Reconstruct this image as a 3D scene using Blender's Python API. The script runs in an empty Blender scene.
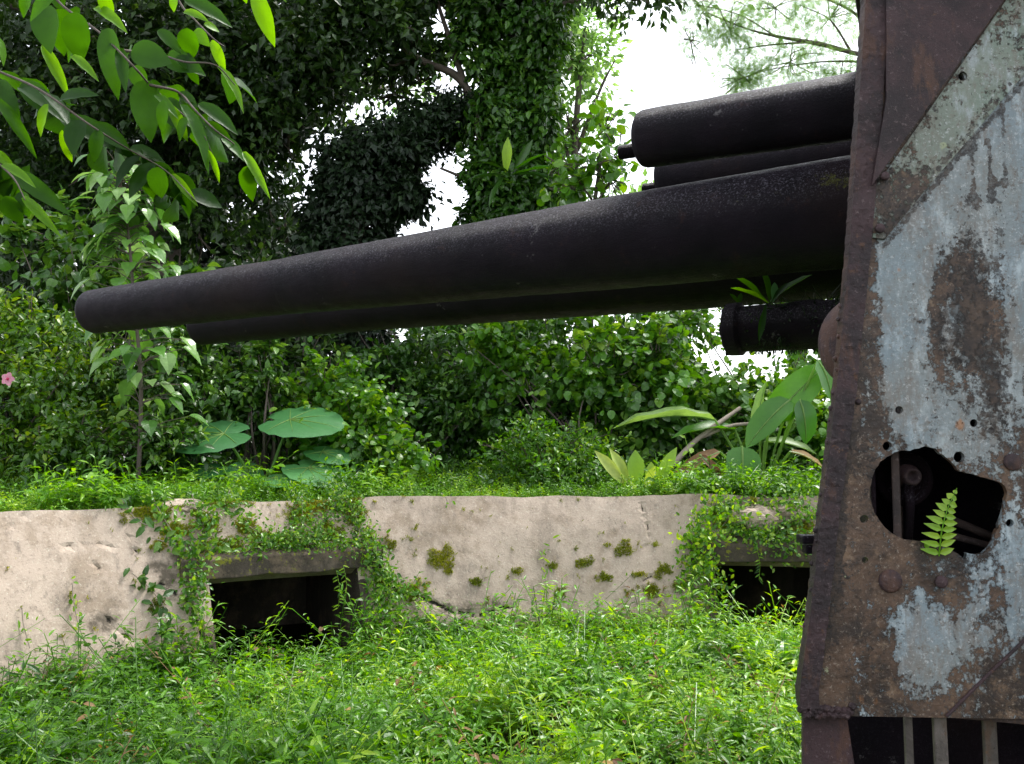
import bpy, bmesh, math, random
import numpy as np
from mathutils import Vector, Matrix, geometry
R = math.radians
rng = np.random.default_rng(7); random.seed(7)
S = bpy.context.scene; COL = S.collection

# ------------------------------------------------------------------ camera
F = 880.0; CAMZ = 1.7; PITCH = math.atan(68/F)
cd = bpy.data.cameras.new('camera'); cam = bpy.data.objects.new('camera', cd); COL.objects.link(cam)
cd.sensor_width = 36; cd.lens = F/1024*36; cd.clip_end = 3000; cd.clip_start = .05
cam.location = (0, 0, CAMZ); cam.rotation_euler = (R(90)+PITCH, 0, 0); S.camera = cam
# ------------------------------------------------------------------ world, sun, exposure
SUN_EL, SUN_AZ = 62, 48            # azimuth clockwise from +Y (north)
w = bpy.data.worlds.new("World"); S.world = w; w.use_nodes = True
nt = w.node_tree; nt.nodes.clear()
sky = nt.nodes.new('ShaderNodeTexSky'); sky.sky_type = 'NISHITA'; sky.sun_disc = False
sky.sun_elevation = R(SUN_EL); sky.sun_rotation = R(SUN_AZ); sky.dust_density = 2; sky.air_density = 1.0
hs = nt.nodes.new('ShaderNodeHueSaturation'); hs.inputs['Saturation'].default_value = .25; hs.inputs['Value'].default_value = 1.0
bg = nt.nodes.new('ShaderNodeBackground'); bg.inputs[1].default_value = .15
wo = nt.nodes.new('ShaderNodeOutputWorld')
nt.links.new(sky.outputs[0], hs.inputs['Color']); nt.links.new(hs.outputs[0], bg.inputs[0]); nt.links.new(bg.outputs[0], wo.inputs[0])
ld = bpy.data.lights.new('sun', 'SUN'); ld.energy = 1.3; ld.angle = R(14); ld.color = (1, .97, .92)
sun = bpy.data.objects.new('sun', ld); COL.objects.link(sun)
sd = Vector((math.sin(R(SUN_AZ))*math.cos(R(SUN_EL)), math.cos(R(SUN_AZ))*math.cos(R(SUN_EL)), math.sin(R(SUN_EL))))
sun.rotation_euler = sd.to_track_quat('Z', 'Y').to_euler()
S.view_settings.view_transform = 'Standard'; S.view_settings.look = 'None'; S.view_settings.gamma = 1
S.view_settings.exposure = 1.88

# ------------------------------------------------------------------ pixel helpers (photo pixel + real distance -> point)
cp, sp = math.cos(PITCH), math.sin(PITCH)
def ray(px, py):
    x = (px-512)/F; y = (382-py)/F
    return Vector((x, cp - sp*y, sp + cp*y))
def at(px, py, Y):
    d = ray(px, py); return Vector((0, 0, CAMZ)) + d*(Y/d.y)
def proj(P):
    P = np.asarray(P, float).reshape(-1, 3); x = P[:, 0]; y = P[:, 1]; z = P[:, 2]-CAMZ
    f = y*cp + z*sp; u = -y*sp + z*cp; f = np.where(np.abs(f) < 1e-3, 1e-3, f)
    return 512+F*x/f, 382-F*u/f

# ------------------------------------------------------------------ value noise
def vnoise(P, sc, seed=0):
    P = np.asarray(P, float)*sc + seed*17.31; I = np.floor(P).astype(np.int64); f = P-I; f = f*f*(3-2*f)
    def h(a, b, c):
        n = (a*374761393 + b*668265263 + c*2147483647 + seed*9176) & 0xffffffff
        n = ((n ^ (n >> 13))*1274126177) & 0xffffffff
        return ((n ^ (n >> 16)) & 0xffff)/65535.0
    o = 0
    for i in (0, 1):
        for j in (0, 1):
            for k in (0, 1):
                o = o + h(I[:, 0]+i, I[:, 1]+j, I[:, 2]+k)*(f[:, 0] if i else 1-f[:, 0])*(f[:, 1] if j else 1-f[:, 1])*(f[:, 2] if k else 1-f[:, 2])
    return o
def fbm(P, sc, seed=0, o=3):
    return sum(vnoise(P, sc*2**k, seed+k)/2**k for k in range(o))/sum(1/2**k for k in range(o))

# ------------------------------------------------------------------ object helpers
def tag(o, label=None, cat=None, group=None, kind=None):
    if label: o['label'] = label
    if cat: o['category'] = cat
    if group: o['group'] = group
    if kind: o['kind'] = kind
    return o
def empty(name, loc, label=None, cat=None, group=None):
    o = bpy.data.objects.new(name, None); COL.objects.link(o); o.location = loc; o.empty_display_size = .2
    return tag(o, label, cat, group)
def world_loc(o):
    v = Vector((0, 0, 0))
    while o is not None: v = v + Vector(o.location); o = o.parent
    return v
class Geo:
    def __init__(s): s.V = []; s.L = []; s.Z = []; s.A = []; s.n = 0
    def add(s, V, loops, sizes, a=None):
        V = np.asarray(V, float).reshape(-1, 3)
        s.V.append(V); s.L.append(np.asarray(loops, np.int64).ravel()+s.n); s.Z.append(np.asarray(sizes, np.int64).ravel())
        s.A.append(np.full(len(V), .5) if a is None else np.broadcast_to(np.asarray(a, float), (len(V),)).copy()); s.n += len(V)
    def poly(s, V, faces, a=None):
        s.add(V, [i for f in faces for i in f], [len(f) for f in faces], a)
    def build(s, name, mat, parent=None, smooth=False, attrs=None):
        me = bpy.data.meshes.new(name)
        V = np.concatenate(s.V); L = np.concatenate(s.L); Z = np.concatenate(s.Z); A = np.concatenate(s.A)
        if parent is not None: V = V - np.array(world_loc(parent))
        me.vertices.add(len(V)); me.loops.add(len(L)); me.polygons.add(len(Z))
        me.vertices.foreach_set('co', V.ravel().astype(np.float32))
        me.loops.foreach_set('vertex_index', L.astype(np.int32))
        st = np.concatenate(([0], np.cumsum(Z)[:-1])); me.polygons.foreach_set('loop_start', st.astype(np.int32))
        me.polygons.foreach_set('loop_total', Z.astype(np.int32))
        me.polygons.foreach_set('use_smooth', np.full(len(Z), smooth))
        at_ = me.attributes.new('rnd', 'FLOAT', 'POINT'); at_.data.foreach_set('value', A.astype(np.float32))
        for k, v in (attrs or {}).items():
            q = me.attributes.new(k, 'FLOAT', 'POINT'); q.data.foreach_set('value', np.asarray(v, np.float32))
        me.update(); me.validate(); me.materials.append(mat)
        o = bpy.data.objects.new(name, me); COL.objects.link(o); o.parent = parent
        return o
def nrm(v): return v/np.maximum(np.linalg.norm(v, axis=-1, keepdims=True), 1e-9)
# tube along points with radii (list of Vector)
def tube(g, pts, rad, n=10, cap=True, a=None, rough=0, seed=0):
    pts = [np.array(p, float) for p in pts]
    if not hasattr(rad, '__len__'): rad = [rad]*len(pts)
    T = [nrm(pts[min(i+1, len(pts)-1)]-pts[max(i-1, 0)]) for i in range(len(pts))]
    up = np.array([0, 0, 1.]) if abs(T[0][2]) < .9 else np.array([1., 0, 0])
    V = []; 
    for p, t, r in zip(pts, T, rad):
        x = nrm(np.cross(t, up)); up = nrm(np.cross(x, t))
        for k in range(n):
            q = 2*math.pi*k/n; V.append(p + r*(math.cos(q)*x + math.sin(q)*up))
    V = np.array(V)
    if rough:
        m = len(pts); c = np.repeat(np.array(pts), n, 0); d = V-c
        V = c + d*(1+rough*(fbm(V, 6, seed)[:, None]-.5)*2)
    fs = [(i*n+k, i*n+(k+1) % n, (i+1)*n+(k+1) % n, (i+1)*n+k) for i in range(len(pts)-1) for k in range(n)]
    if cap: fs += [tuple(range(n))[::-1], tuple((len(pts)-1)*n+k for k in range(n))]
    g.poly(V, fs, a)
def curve(pts, m=8):                       # Catmull-Rom resample
    P = [np.array(p, float) for p in pts]; P = [2*P[0]-P[1]]+P+[2*P[-1]-P[-2]]; out = []
    for i in range(1, len(P)-2):
        for k in range(m):
            t = k/m; a, b, c, d = P[i-1:i+3]
            out.append(.5*((2*b)+(-a+c)*t+(2*a-5*b+4*c-d)*t*t+(-a+3*b-3*c+d)*t**3))
    out.append(P[-2]); return out
def lathe(g, p0, axis, prof, n=48, rough=0, seed=0, sub=None):   # prof: (distance along axis, radius)
    ax = nrm(np.array(axis, float)); p0 = np.array(p0, float)
    x = nrm(np.cross(ax, [0, 0, 1.]) if abs(ax[2]) < .9 else np.cross(ax, [1., 0, 0])); y = np.cross(x, ax)
    if sub:
        q = []
        for (a, r), (b, s_) in zip(prof[:-1], prof[1:]):
            m = max(1, int(abs(b-a)/sub)); q += [(a+(b-a)*i/m, r+(s_-r)*i/m) for i in range(m)]
        prof = q+[prof[-1]]
    A = np.array([c[0] for c in prof]); Rr = np.array([c[1] for c in prof]); th = np.arange(n)/n*2*math.pi
    V = p0 + A[:, None, None]*ax + Rr[:, None, None]*(np.cos(th)[None, :, None]*x+np.sin(th)[None, :, None]*y)
    V = V.reshape(-1, 3)
    if rough:
        c = (p0 + A[:, None]*ax).repeat(n, 0); V = V + nrm(V-c)*rough*((fbm(V, 9, seed)-.5)*2+(vnoise(V, 45, seed+5)-.5)*.7)[:, None]
    m = len(prof)
    fs = [(i*n+k, (i+1)*n+k, (i+1)*n+(k+1) % n, i*n+(k+1) % n) for i in range(m-1) for k in range(n)]
    if prof[0][1] > .0001: fs.append(tuple(range(n)))
    if prof[-1][1] > .0001: fs.append(tuple((m-1)*n+k for k in range(n))[::-1])
    g.poly(V, fs)
def box(g, c, ex, ey, ez, bev=0):           # c centre; half-vectors
    c, ex, ey, ez = [np.array(v, float) for v in (c, ex, ey, ez)]
    V = [c+i*ex+j*ey+k*ez for i in (-1, 1) for j in (-1, 1) for k in (-1, 1)]
    g.poly(V, [(0, 1, 3, 2), (4, 6, 7, 5), (0, 4, 5, 1), (2, 3, 7, 6), (0, 2, 6, 4), (1, 5, 7, 3)])
def bevel(o, wd=.004, seg=2):
    m = o.modifiers.new('bevel', 'BEVEL'); m.width = wd; m.segments = seg; m.limit_method = 'ANGLE'; return o
def inpoly(P, poly):
    x, y = P[:, 0], P[:, 1]; r = np.zeros(len(P), bool); n = len(poly)
    for i in range(n):
        x0, y0 = poly[i]; x1, y1 = poly[(i+1) % n]
        c = ((y0 > y) != (y1 > y)); 
        with np.errstate(divide='ignore', invalid='ignore'): r ^= c & (x < (x1-x0)*(y-y0)/((y1-y0) if y1 != y0 else 1e-12)+x0)
    return r
def densify(poly, h):
    out = []
    for i in range(len(poly)):
        a = np.array(poly[i], float); b = np.array(poly[(i+1) % len(poly)], float); m = max(1, int(np.linalg.norm(b-a)/h))
        out += [tuple(a+(b-a)*k/m) for k in range(m)]
    return out
def sheet(outline, holes, h, mapf, thick, jit=.3, jag=0):
    """triangulated sheet in (u,v) with holes; mapf(UV, w) -> xyz where w is depth (0 front, thick back)"""
    ol = densify(outline, h); hl = [densify(q, h) for q in holes]
    if jag: hl = [[(x+random.gauss(0, jag), y+random.gauss(0, jag)) for x, y in q] if len(q) > 30 else q for q in hl]
    o = np.array(ol); lo, hi = o.min(0), o.max(0)
    gx, gy = np.meshgrid(np.arange(lo[0]+h/2, hi[0], h), np.arange(lo[1]+h/2, hi[1], h)); G = np.c_[gx.ravel(), gy.ravel()]
    G = G + rng.uniform(-jit*h, jit*h, G.shape)
    G = G[inpoly(G, ol)]
    for q in hl: G = G[~inpoly(G, q)]
    B = np.array(ol+[p for q in hl for p in q])
    keep = np.ones(len(G), bool)
    for i in range(0, len(G), 4000):
        d = ((G[i:i+4000, None]-B[None])**2).sum(2).min(1); keep[i:i+4000] = d > (.45*h)**2
    G = G[keep]
    vs = [Vector(p) for p in B]+[Vector(p) for p in G]; ed = []; k = 0
    for q in [ol]+hl:
        m = len(q); ed += [(k+i, k+(i+1) % m) for i in range(m)]; k += m
    r = geometry.delaunay_2d_cdt(vs, ed, [], 0, 1e-6)
    UV = np.array([tuple(v) for v in r[0]]); T = np.array([tuple(f) for f in r[2]])
    C = UV[T].mean(1); ok = inpoly(C, ol)
    for q in hl: ok &= ~inpoly(C, q)
    T = T[ok]
    n = len(UV); V = np.concatenate([mapf(UV, 0.), mapf(UV, thick)])
    E = {}
    for t in T:
        for i in range(3):
            a, b = int(t[i]), int(t[(i+1) % 3])
            if (b, a) in E: del E[(b, a)]
            else: E[(a, b)] = 1
    loops = list(T.ravel())+list((T[:, ::-1]+n).ravel()); sizes = [3]*(2*len(T))
    for a, b in E: loops += [b, a, a+n, b+n]; sizes.append(4)
    g = Geo(); g.add(V, loops, sizes); return g, UV, n, V

# ------------------------------------------------------------------ materials
class NT:
    def __init__(s, name):
        s.m = bpy.data.materials.new(name); s.m.use_nodes = True; s.t = s.m.node_tree; s.t.nodes.clear()
        s.out = s.t.nodes.new('ShaderNodeOutputMaterial')
    def n(s, ty, **kw):
        o = s.t.nodes.new('ShaderNode'+ty)
        for k, v in kw.items():
            if k.startswith('i_'):
                key = k[2:]; key = int(key) if key.isdigit() else key.replace('_', ' ')
                s.set(o.inputs[key], v)
            else: setattr(o, k, v)
        return o
    def set(s, inp, v):
        if hasattr(v, 'is_linked') or isinstance(v, bpy.types.NodeSocket): s.t.links.new(v, inp)
        else: inp.default_value = v if not (isinstance(v, tuple) and len(v) == 3 and inp.type == 'RGBA') else (*v, 1)
    def noise(s, scale, detail=4, rough=.55, vec=None, dist=0):
        o = s.n('TexNoise'); o.inputs['Scale'].default_value = scale; o.inputs['Detail'].default_value = detail; o.inputs['Roughness'].default_value = rough
        o.inputs['Distortion'].default_value = dist
        s.t.links.new(vec if vec is not None else s.obj(), o.inputs['Vector']); return o.outputs['Fac']
    def obj(s):
        if not hasattr(s, '_o'): s._o = s.n('TexCoord').outputs['Object']
        return s._o
    def mapv(s, sc):
        o = s.n('Mapping'); o.inputs['Scale'].default_value = sc; s.t.links.new(s.obj(), o.inputs['Vector']); return o.outputs[0]
    def attr(s, name): return s.n('Attribute', attribute_name=name).outputs['Fac']
    def math(s, op, a, b=0.): 
        o = s.n('Math', operation=op); s.set(o.inputs[0], a); s.set(o.inputs[1], b); return o.outputs[0]
    def step(s, v, lo, hi):
        o = s.n('MapRange', interpolation_type='SMOOTHSTEP'); s.set(o.inputs[0], v); o.inputs[1].default_value = lo; o.inputs[2].default_value = hi; return o.outputs[0]
    def mix(s, f, a, b):
        o = s.n('Mix', data_type='RGBA'); s.set(o.inputs[0], f); s.set(o.inputs[6], a); s.set(o.inputs[7], b); return o.outputs[2]
    def ramp(s, v, stops):
        o = s.n('ValToRGB'); s.set(o.inputs[0], v); cr = o.color_ramp
        while len(cr.elements) < len(stops): cr.elements.new(.5)
        for e, (p, c) in zip(cr.elements, stops): e.position = p; e.color = (*c, 1)
        return o.outputs[0]
    def bump(s, h, dist, st=1., prev=None):
        o = s.n('Bump'); s.set(o.inputs['Height'], h); o.inputs['Distance'].default_value = dist; o.inputs['Strength'].default_value = st
        if prev is not None: s.t.links.new(prev, o.inputs['Normal'])
        return o.outputs[0]
    def bsdf(s, col, rough, normal=None, spec=.5, metal=0.):
        o = s.n('BsdfPrincipled'); s.set(o.inputs['Base Color'], col); s.set(o.inputs['Roughness'], rough)
        s.set(o.inputs['Specular IOR Level'], spec); s.set(o.inputs['Metallic'], metal)
        if normal is not None: s.t.links.new(normal, o.inputs['Normal'])
        return o.outputs[0]
    def done(s, sh): s.t.links.new(sh, s.out.inputs[0]); return s.m

def leaf_mat(name, c0, c1, c2=None, trans=.32, rough=.38, spec=.5, tcol=1.6):
    k = NT(name); a = k.attr('rnd')
    st = [(0., c0), (.62, c1), (1., c2 or c1)]
    col = k.ramp(a, st); nz = k.noise(25, 2)
    col = k.mix(k.math('MULTIPLY', nz, .5), col, k.mix(1., col, tuple(x*.55 for x in c0)))
    b = k.bsdf(col, rough, k.bump(k.noise(60, 2), .004, .4), spec)
    tr = k.n('BsdfTranslucent'); hsv = k.n('HueSaturation'); hsv.inputs['Hue'].default_value = .485; hsv.inputs['Saturation'].default_value = 1.1; hsv.inputs['Value'].default_value = tcol
    k.set(hsv.inputs['Color'], col); k.set(tr.inputs[0], hsv.outputs[0])
    mx = k.n('MixShader'); mx.inputs[0].default_value = trans; k.set(mx.inputs[1], b); k.set(mx.inputs[2], tr.outputs[0])
    return k.done(mx.outputs[0])
LM = dict(
    dark=leaf_mat('dark_foliage', (.009, .026, .005), (.028, .072, .011), (.085, .17, .024), spec=.4),
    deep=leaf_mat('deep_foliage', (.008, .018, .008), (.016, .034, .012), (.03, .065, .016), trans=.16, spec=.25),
    mid=leaf_mat('mid_foliage', (.014, .05, .006), (.055, .16, .016), (.19, .36, .05), rough=.32),
    bright=leaf_mat('bright_foliage', (.03, .11, .008), (.10, .27, .02), (.27, .44, .05), trans=.4, rough=.34),
    hedge=leaf_mat('hedge_foliage', (.02, .075, .006), (.09, .22, .016), (.3, .44, .04), trans=.38, rough=.34),
    weed=leaf_mat('weed_foliage', (.025, .10, .005), (.15, .38, .016), (.42, .62, .045), trans=.45, rough=.36),
    sap=leaf_mat('sapling_foliage', (.05, .15, .025), (.15, .33, .06), (.3, .47, .16), trans=.38, rough=.26),
    pale=leaf_mat('pale_foliage', (.10, .22, .05), (.18, .34, .08), (.3, .45, .14), trans=.55),
    near=leaf_mat('near_foliage', (.012, .05, .004), (.045, .16, .006), (.16, .38, .015), trans=.58, rough=.42, spec=.3),
    taro=leaf_mat('taro_foliage', (.04, .16, .045), (.075, .24, .075), (.12, .32, .1), trans=.3, rough=.33),
    banana=leaf_mat('banana_foliage', (.04, .16, .015), (.09, .26, .025), (.26, .42, .1), trans=.4, rough=.38),
    nest=leaf_mat('nest_fern_foliage', (.16, .36, .02), (.36, .52, .05), (.5, .58, .12), trans=.4),
    fern=leaf_mat('fern_foliage', (.1, .3, .015), (.26, .5, .03), (.38, .58, .04), trans=.45),
    dry=leaf_mat('dry_leaf', (.12, .05, .02), (.25, .14, .05), (.45, .3, .08), trans=.3, rough=.6),
    moss=leaf_mat('moss_growth', (.07, .12, .006), (.22, .27, .012), (.42, .42, .025), trans=.2, rough=.8, spec=.1),
    flower=leaf_mat('pink_petal', (.6, .25, .35), (.75, .35, .45), (.8, .45, .55), trans=.4, rough=.5),
)
def bark_mat(name, a, b, green=.3):
    k = NT(name); n1 = k.noise(6, 6, .65, k.mapv((1, 1, .25))); n2 = k.noise(3, 4)
    c = k.mix(n1, a, b); c = k.mix(k.math('MULTIPLY', k.step(n2, .5, .65), green), c, (.06, .09, .03))
    return k.done(k.bsdf(c, .85, k.bump(n1, .03, 1.), .2))
BARK = bark_mat('bark', (.05, .04, .035), (.16, .13, .11)); BARKP = bark_mat('pale_bark', (.16, .13, .1), (.35, .3, .25), .2)

def iron_mat():
    k = NT('black_painted_iron'); o = k.obj()
    n1 = k.noise(4, 5); n2 = k.noise(130, 5, .85); n3 = k.noise(1.6, 4)
    c = k.mix(k.step(n1, .35, .7), (.003, .0016, .0042), (.0085, .0046, .0095))
    c = k.mix(k.math('MULTIPLY', k.step(n3, .5, .72), .5), c, (.016, .008, .008))
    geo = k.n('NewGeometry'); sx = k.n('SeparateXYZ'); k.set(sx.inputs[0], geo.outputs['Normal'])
    up = k.step(sx.outputs[2], -.1, .6)                     # pale specks painted on upward faces as their top highlight
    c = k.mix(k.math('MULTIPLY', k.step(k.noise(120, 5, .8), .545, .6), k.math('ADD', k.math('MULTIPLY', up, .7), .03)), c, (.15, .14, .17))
    c = k.mix(k.math('MULTIPLY', k.step(k.noise(7, 8, .82), .57, .66), .6), c, (.03, .013, .011)); c = k.mix(k.math('MULTIPLY', k.step(k.noise(5, 8, .8), .62, .66), .6), c, (.16, .15, .15))
    m = k.math('MULTIPLY', k.step(k.math('ADD', k.math('MULTIPLY', k.attr('algae'), .55), k.math('MULTIPLY', k.noise(45, 7, .85), 2.)), 1.4, 1.6), .75)
    c = k.mix(m, c, (.085, .09, .014))
    r = k.math('ADD', k.math('MULTIPLY', k.noise(18, 6, .7), .5), .2)
    b1 = k.bump(n2, .01, 1.); b2 = k.bump(k.noise(22, 4), .006, .5, b1)
    return k.done(k.bsdf(c, r, b2, .12))
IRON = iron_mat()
def rust_mat(name, a, b, c3, sc=1., rough=.6):
    k = NT(name); n1 = k.noise(5*sc, 7, .7, dist=.6); n2 = k.noise(75*sc, 6, .85); n3 = k.noise(12*sc, 6, .7, k.mapv((1, 1, .35)))
    c = k.mix(k.step(n1, .38, .62), a, b); c = k.mix(k.math('MULTIPLY', k.step(n3, .52, .62), .8), c, c3)
    c = k.mix(k.math('MULTIPLY', k.step(n2, .44, .36), .7), c, (.008, .005, .005))
    c = k.mix(k.math('MULTIPLY', k.step(n2, .57, .64), .6), c, (.2, .15, .15))
    c = k.mix(k.math('MULTIPLY', k.step(k.noise(20, 6, .8), .6, .66), .5), c, (.16, .075, .03))
    r = k.math('ADD', k.math('MULTIPLY', n2, .5), rough-.35)
    return k.done(k.bsdf(c, r, k.bump(n2, .006, 1., k.bump(n1, .008, .6)), .45))
RUST = rust_mat('purple_brown_rust', (.016, .008, .01), (.05, .024, .027), (.085, .038, .024))
RUSTD = rust_mat('dark_rust', (.02, .013, .012), (.05, .03, .024), (.09, .045, .02))
PALER = rust_mat('faded_metal', (.06, .05, .042), (.13, .11, .095), (.1, .055, .03))

def shield_mat(strip=False):
    k = NT('weathered_strip_paint' if strip else 'weathered_paint')
    ve = k.mapv((1, 1, .38)); pn = k.noise(9, 7, .68, dist=.4); pv = k.noise(22, 6, .65, ve); fine = k.noise(70, 5, .7)
    mott = k.math('MULTIPLY', k.math('SUBTRACT', k.noise(38, 7, .85), .5), 2.6); pa = k.math('ADD', k.math('ADD', k.attr('paint'), mott), k.math('ADD', k.math('MULTIPLY', k.math('SUBTRACT', pn, .5), 1.5), k.math('MULTIPLY', k.math('SUBTRACT', pv, .5), 1.2)))
    pm = k.step(pa, .26, .40)
    rust = k.mix(k.step(k.noise(6, 6, .7, dist=.8), .38, .62), (.024, .015, .011), (.095, .055, .034))
    rust = k.mix(k.step(k.noise(15, 6, .7), .55, .7), rust, (.15, .095, .058))
    rust = k.mix(k.math('MULTIPLY', k.step(k.noise(34, 5, .7), .6, .72), .6), rust, (.24, .17, .11))
    pc = k.mix(k.noise(5, 4), (.12, .155, .175) if not strip else (.10, .14, .115), (.235, .285, .31) if not strip else (.21, .27, .215))
    pc = k.mix(k.step(pv, .5, .7), pc, (.37, .43, .46)); pc = k.mix(k.math('MULTIPLY', k.step(k.noise(50, 6, .8), .52, .64), .55), pc, (.13, .105, .08)); pc = k.mix(k.math('MULTIPLY', k.step(k.noise(3, 4), .45, .6), .35), pc, (.2, .19, .16))
    pc = k.mix(k.math('MULTIPLY', k.step(k.noise(13, 8, .82, ve), .47, .62), .6), pc, (.15, .12, .095))
    pc = k.mix(k.math('MULTIPLY', k.step(k.noise(26, 8, .85), .56, .62), .7), pc, (.09, .06, .04)); pc = k.mix(k.math('MULTIPLY', k.step(k.noise(90, 5, .8), .56, .62), .5), pc, (.48, .5, .5))
    rust = k.mix(k.math('MULTIPLY', k.step(k.noise(80, 6, .85), .45, .38), .75), rust, (.012, .008, .006)); rust = k.mix(k.math('MULTIPLY', k.step(k.noise(95, 6, .85), .56, .63), .6), rust, (.3, .25, .2))
    c = k.mix(pm, rust, pc)
    dk = k.step(k.math('ADD', k.attr('dark'), k.math('ADD', k.math('MULTIPLY', k.math('SUBTRACT', pn, .5), 1.6), k.math('MULTIPLY', k.math('SUBTRACT', fine, .5), 1.8))), .45, .6)
    c = k.mix(k.math('MULTIPLY', dk, k.math('ADD', .55, k.math('MULTIPLY', k.step(k.noise(60, 7, .85), .42, .55), .4))), c, k.mix(k.step(k.noise(18, 6, .8), .45, .6), (.012, .008, .007), (.045, .028, .018)))
    og = k.step(k.math('ADD', k.attr('orange'), k.math('MULTIPLY', k.math('SUBTRACT', pv, .5), 1.3)), .42, .7)
    c = k.mix(k.math('MULTIPLY', og, .65), c, (.32, .12, .02))
    c = k.mix(k.math('MULTIPLY', k.step(k.math('ADD', k.attr('lichen'), k.math('MULTIPLY', k.math('SUBTRACT', fine, .5), 1.4)), .5, .7), .8), c, (.3, .33, .2))
    r = k.math('ADD', k.math('MULTIPLY', fine, .3), .38)
    nb = k.bump(fine, .003, 1., k.bump(k.math('MULTIPLY', pm, 1.), .0025, 1., k.bump(pn, .006, .6)))
    return k.done(k.bsdf(c, r, nb, .4))
SHM = shield_mat(); SHS = shield_mat(True)

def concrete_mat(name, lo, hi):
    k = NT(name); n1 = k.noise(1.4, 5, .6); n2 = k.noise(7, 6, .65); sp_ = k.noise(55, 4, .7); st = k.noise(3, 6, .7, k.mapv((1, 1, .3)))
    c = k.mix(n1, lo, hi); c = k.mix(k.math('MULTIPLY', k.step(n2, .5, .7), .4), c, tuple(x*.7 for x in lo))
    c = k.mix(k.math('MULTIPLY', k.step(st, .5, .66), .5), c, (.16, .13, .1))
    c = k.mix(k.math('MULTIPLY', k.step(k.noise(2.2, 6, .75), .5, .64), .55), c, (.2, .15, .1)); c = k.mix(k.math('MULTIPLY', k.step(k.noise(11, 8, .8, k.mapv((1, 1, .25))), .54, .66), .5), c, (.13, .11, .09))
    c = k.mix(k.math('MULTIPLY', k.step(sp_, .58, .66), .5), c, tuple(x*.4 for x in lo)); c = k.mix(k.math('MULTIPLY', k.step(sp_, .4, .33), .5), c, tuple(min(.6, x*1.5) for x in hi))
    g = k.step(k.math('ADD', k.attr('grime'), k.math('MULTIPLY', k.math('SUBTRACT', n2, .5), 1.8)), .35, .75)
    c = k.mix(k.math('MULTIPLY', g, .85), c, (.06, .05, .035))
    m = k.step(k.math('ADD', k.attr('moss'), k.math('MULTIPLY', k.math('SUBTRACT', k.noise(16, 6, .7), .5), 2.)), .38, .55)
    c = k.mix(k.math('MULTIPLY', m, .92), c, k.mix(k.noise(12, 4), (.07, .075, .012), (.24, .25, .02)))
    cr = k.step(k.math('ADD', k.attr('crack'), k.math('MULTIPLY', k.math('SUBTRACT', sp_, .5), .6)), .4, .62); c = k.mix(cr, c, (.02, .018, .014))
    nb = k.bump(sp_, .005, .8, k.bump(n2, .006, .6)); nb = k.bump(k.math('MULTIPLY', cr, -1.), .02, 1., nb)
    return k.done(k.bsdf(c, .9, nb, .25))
CONC = concrete_mat('weathered_concrete', (.325, .258, .2), (.465, .386, .312))
CONCD = concrete_mat('dark_shade_concrete', (.035, .03, .022), (.075, .062, .048))  # niche shade put into the colour; the lintel shares this tone
def soil():
    k = NT('soil'); n = k.noise(3, 6, .65); c = k.mix(k.step(n, .35, .65), (.03, .022, .014), (.05, .07, .02)); 
    return k.done(k.bsdf(c, .95, k.bump(k.noise(20, 5), .03), .2))
SOIL = soil()

# ------------------------------------------------------------------ gun pit: ring wall and ground
CX, CY = 1.2, 2.0
def wallR(t): return 5.62 + .66*t
def wallZ(t): return -.15 + 1.43*t
def wallmap(UV, wdep):                    # u = arc metres measured clockwise from left, v = slope parameter*1.57
    ph = R(178) - UV[:, 0]/6.; t = UV[:, 1]/1.57
    ph0 = np.stack([np.cos(ph), np.sin(ph)], 1)
    lump = (fbm(np.c_[UV, UV[:, :1]*0], 1.1, 3)-.5)*.075 + (fbm(np.c_[UV, UV[:, :1]*0], 6, 8)-.5)*.012
    z_top = np.clip((t-.93)/.07, 0, 1)*(.075*fbm(np.c_[UV, UV[:, :1]*0], 1.6, 15, 4)-.03)
    r = wallR(t) + lump*(1 if wdep == 0 else 0) + wdep*.9; z = wallZ(t) - z_top - wdep*.42 + (lump*-.3 if wdep == 0 else 0)
    return np.c_[CX+ph0[:, 0]*r, CY+ph0[:, 1]*r, z]
def ang_of_px(px):                        # angle on the ring (radius 5.9) seen at a photo column
    d = ray(px, 560); a = d.x/d.y; A = 1+a*a; B = -2*(a*CX+CY); C = CX*CX+CY*CY-5.9**2
    Y = (-B+math.sqrt(B*B-4*A*C))/(2*A); return math.atan2(Y-CY, a*Y-CX)
def u_of(ph): return (R(178)-ph)*6.
niches = []
for (a, b) in ((213, 361), (716, 838)): niches.append((u_of(ang_of_px(a)), u_of(ang_of_px(b))))
NT_TOP = 1.57*.615
par = empty('concrete_parapet', (CX, CY+6, 0), 'curved pinkish grey concrete parapet of the gun pit with two dark openings', 'wall')
holes = [[(a, .18), (a, NT_TOP), (b, NT_TOP), (b, .18)] for a, b in niches]
g, UV, n0, V = sheet([(0, 0), (13.6, 0), (13.6, 1.57), (0, 1.57)], holes, .035, wallmap, .2, jag=0)
px, py = proj(V)
def gau(cx, cy, rx, ry, amp=1.): return amp*np.exp(-(((px-cx)/rx)**2+((py-cy)/ry)**2))
def seg(x0, y0, x1, y1, wd, amp=1.):
    dx, dy = x1-x0, y1-y0; t = np.clip(((px-x0)*dx+(py-y0)*dy)/(dx*dx+dy*dy), 0, 1)
    return amp*np.exp(-(((px-x0-t*dx)**2+(py-y0-t*dy)**2)/wd**2))
def pl(pts, wd, amp=1.):
    o = 0
    for a, b in zip(pts[:-1], pts[1:]): o = np.maximum(o, seg(*a, *b, wd, amp))
    return o
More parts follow.
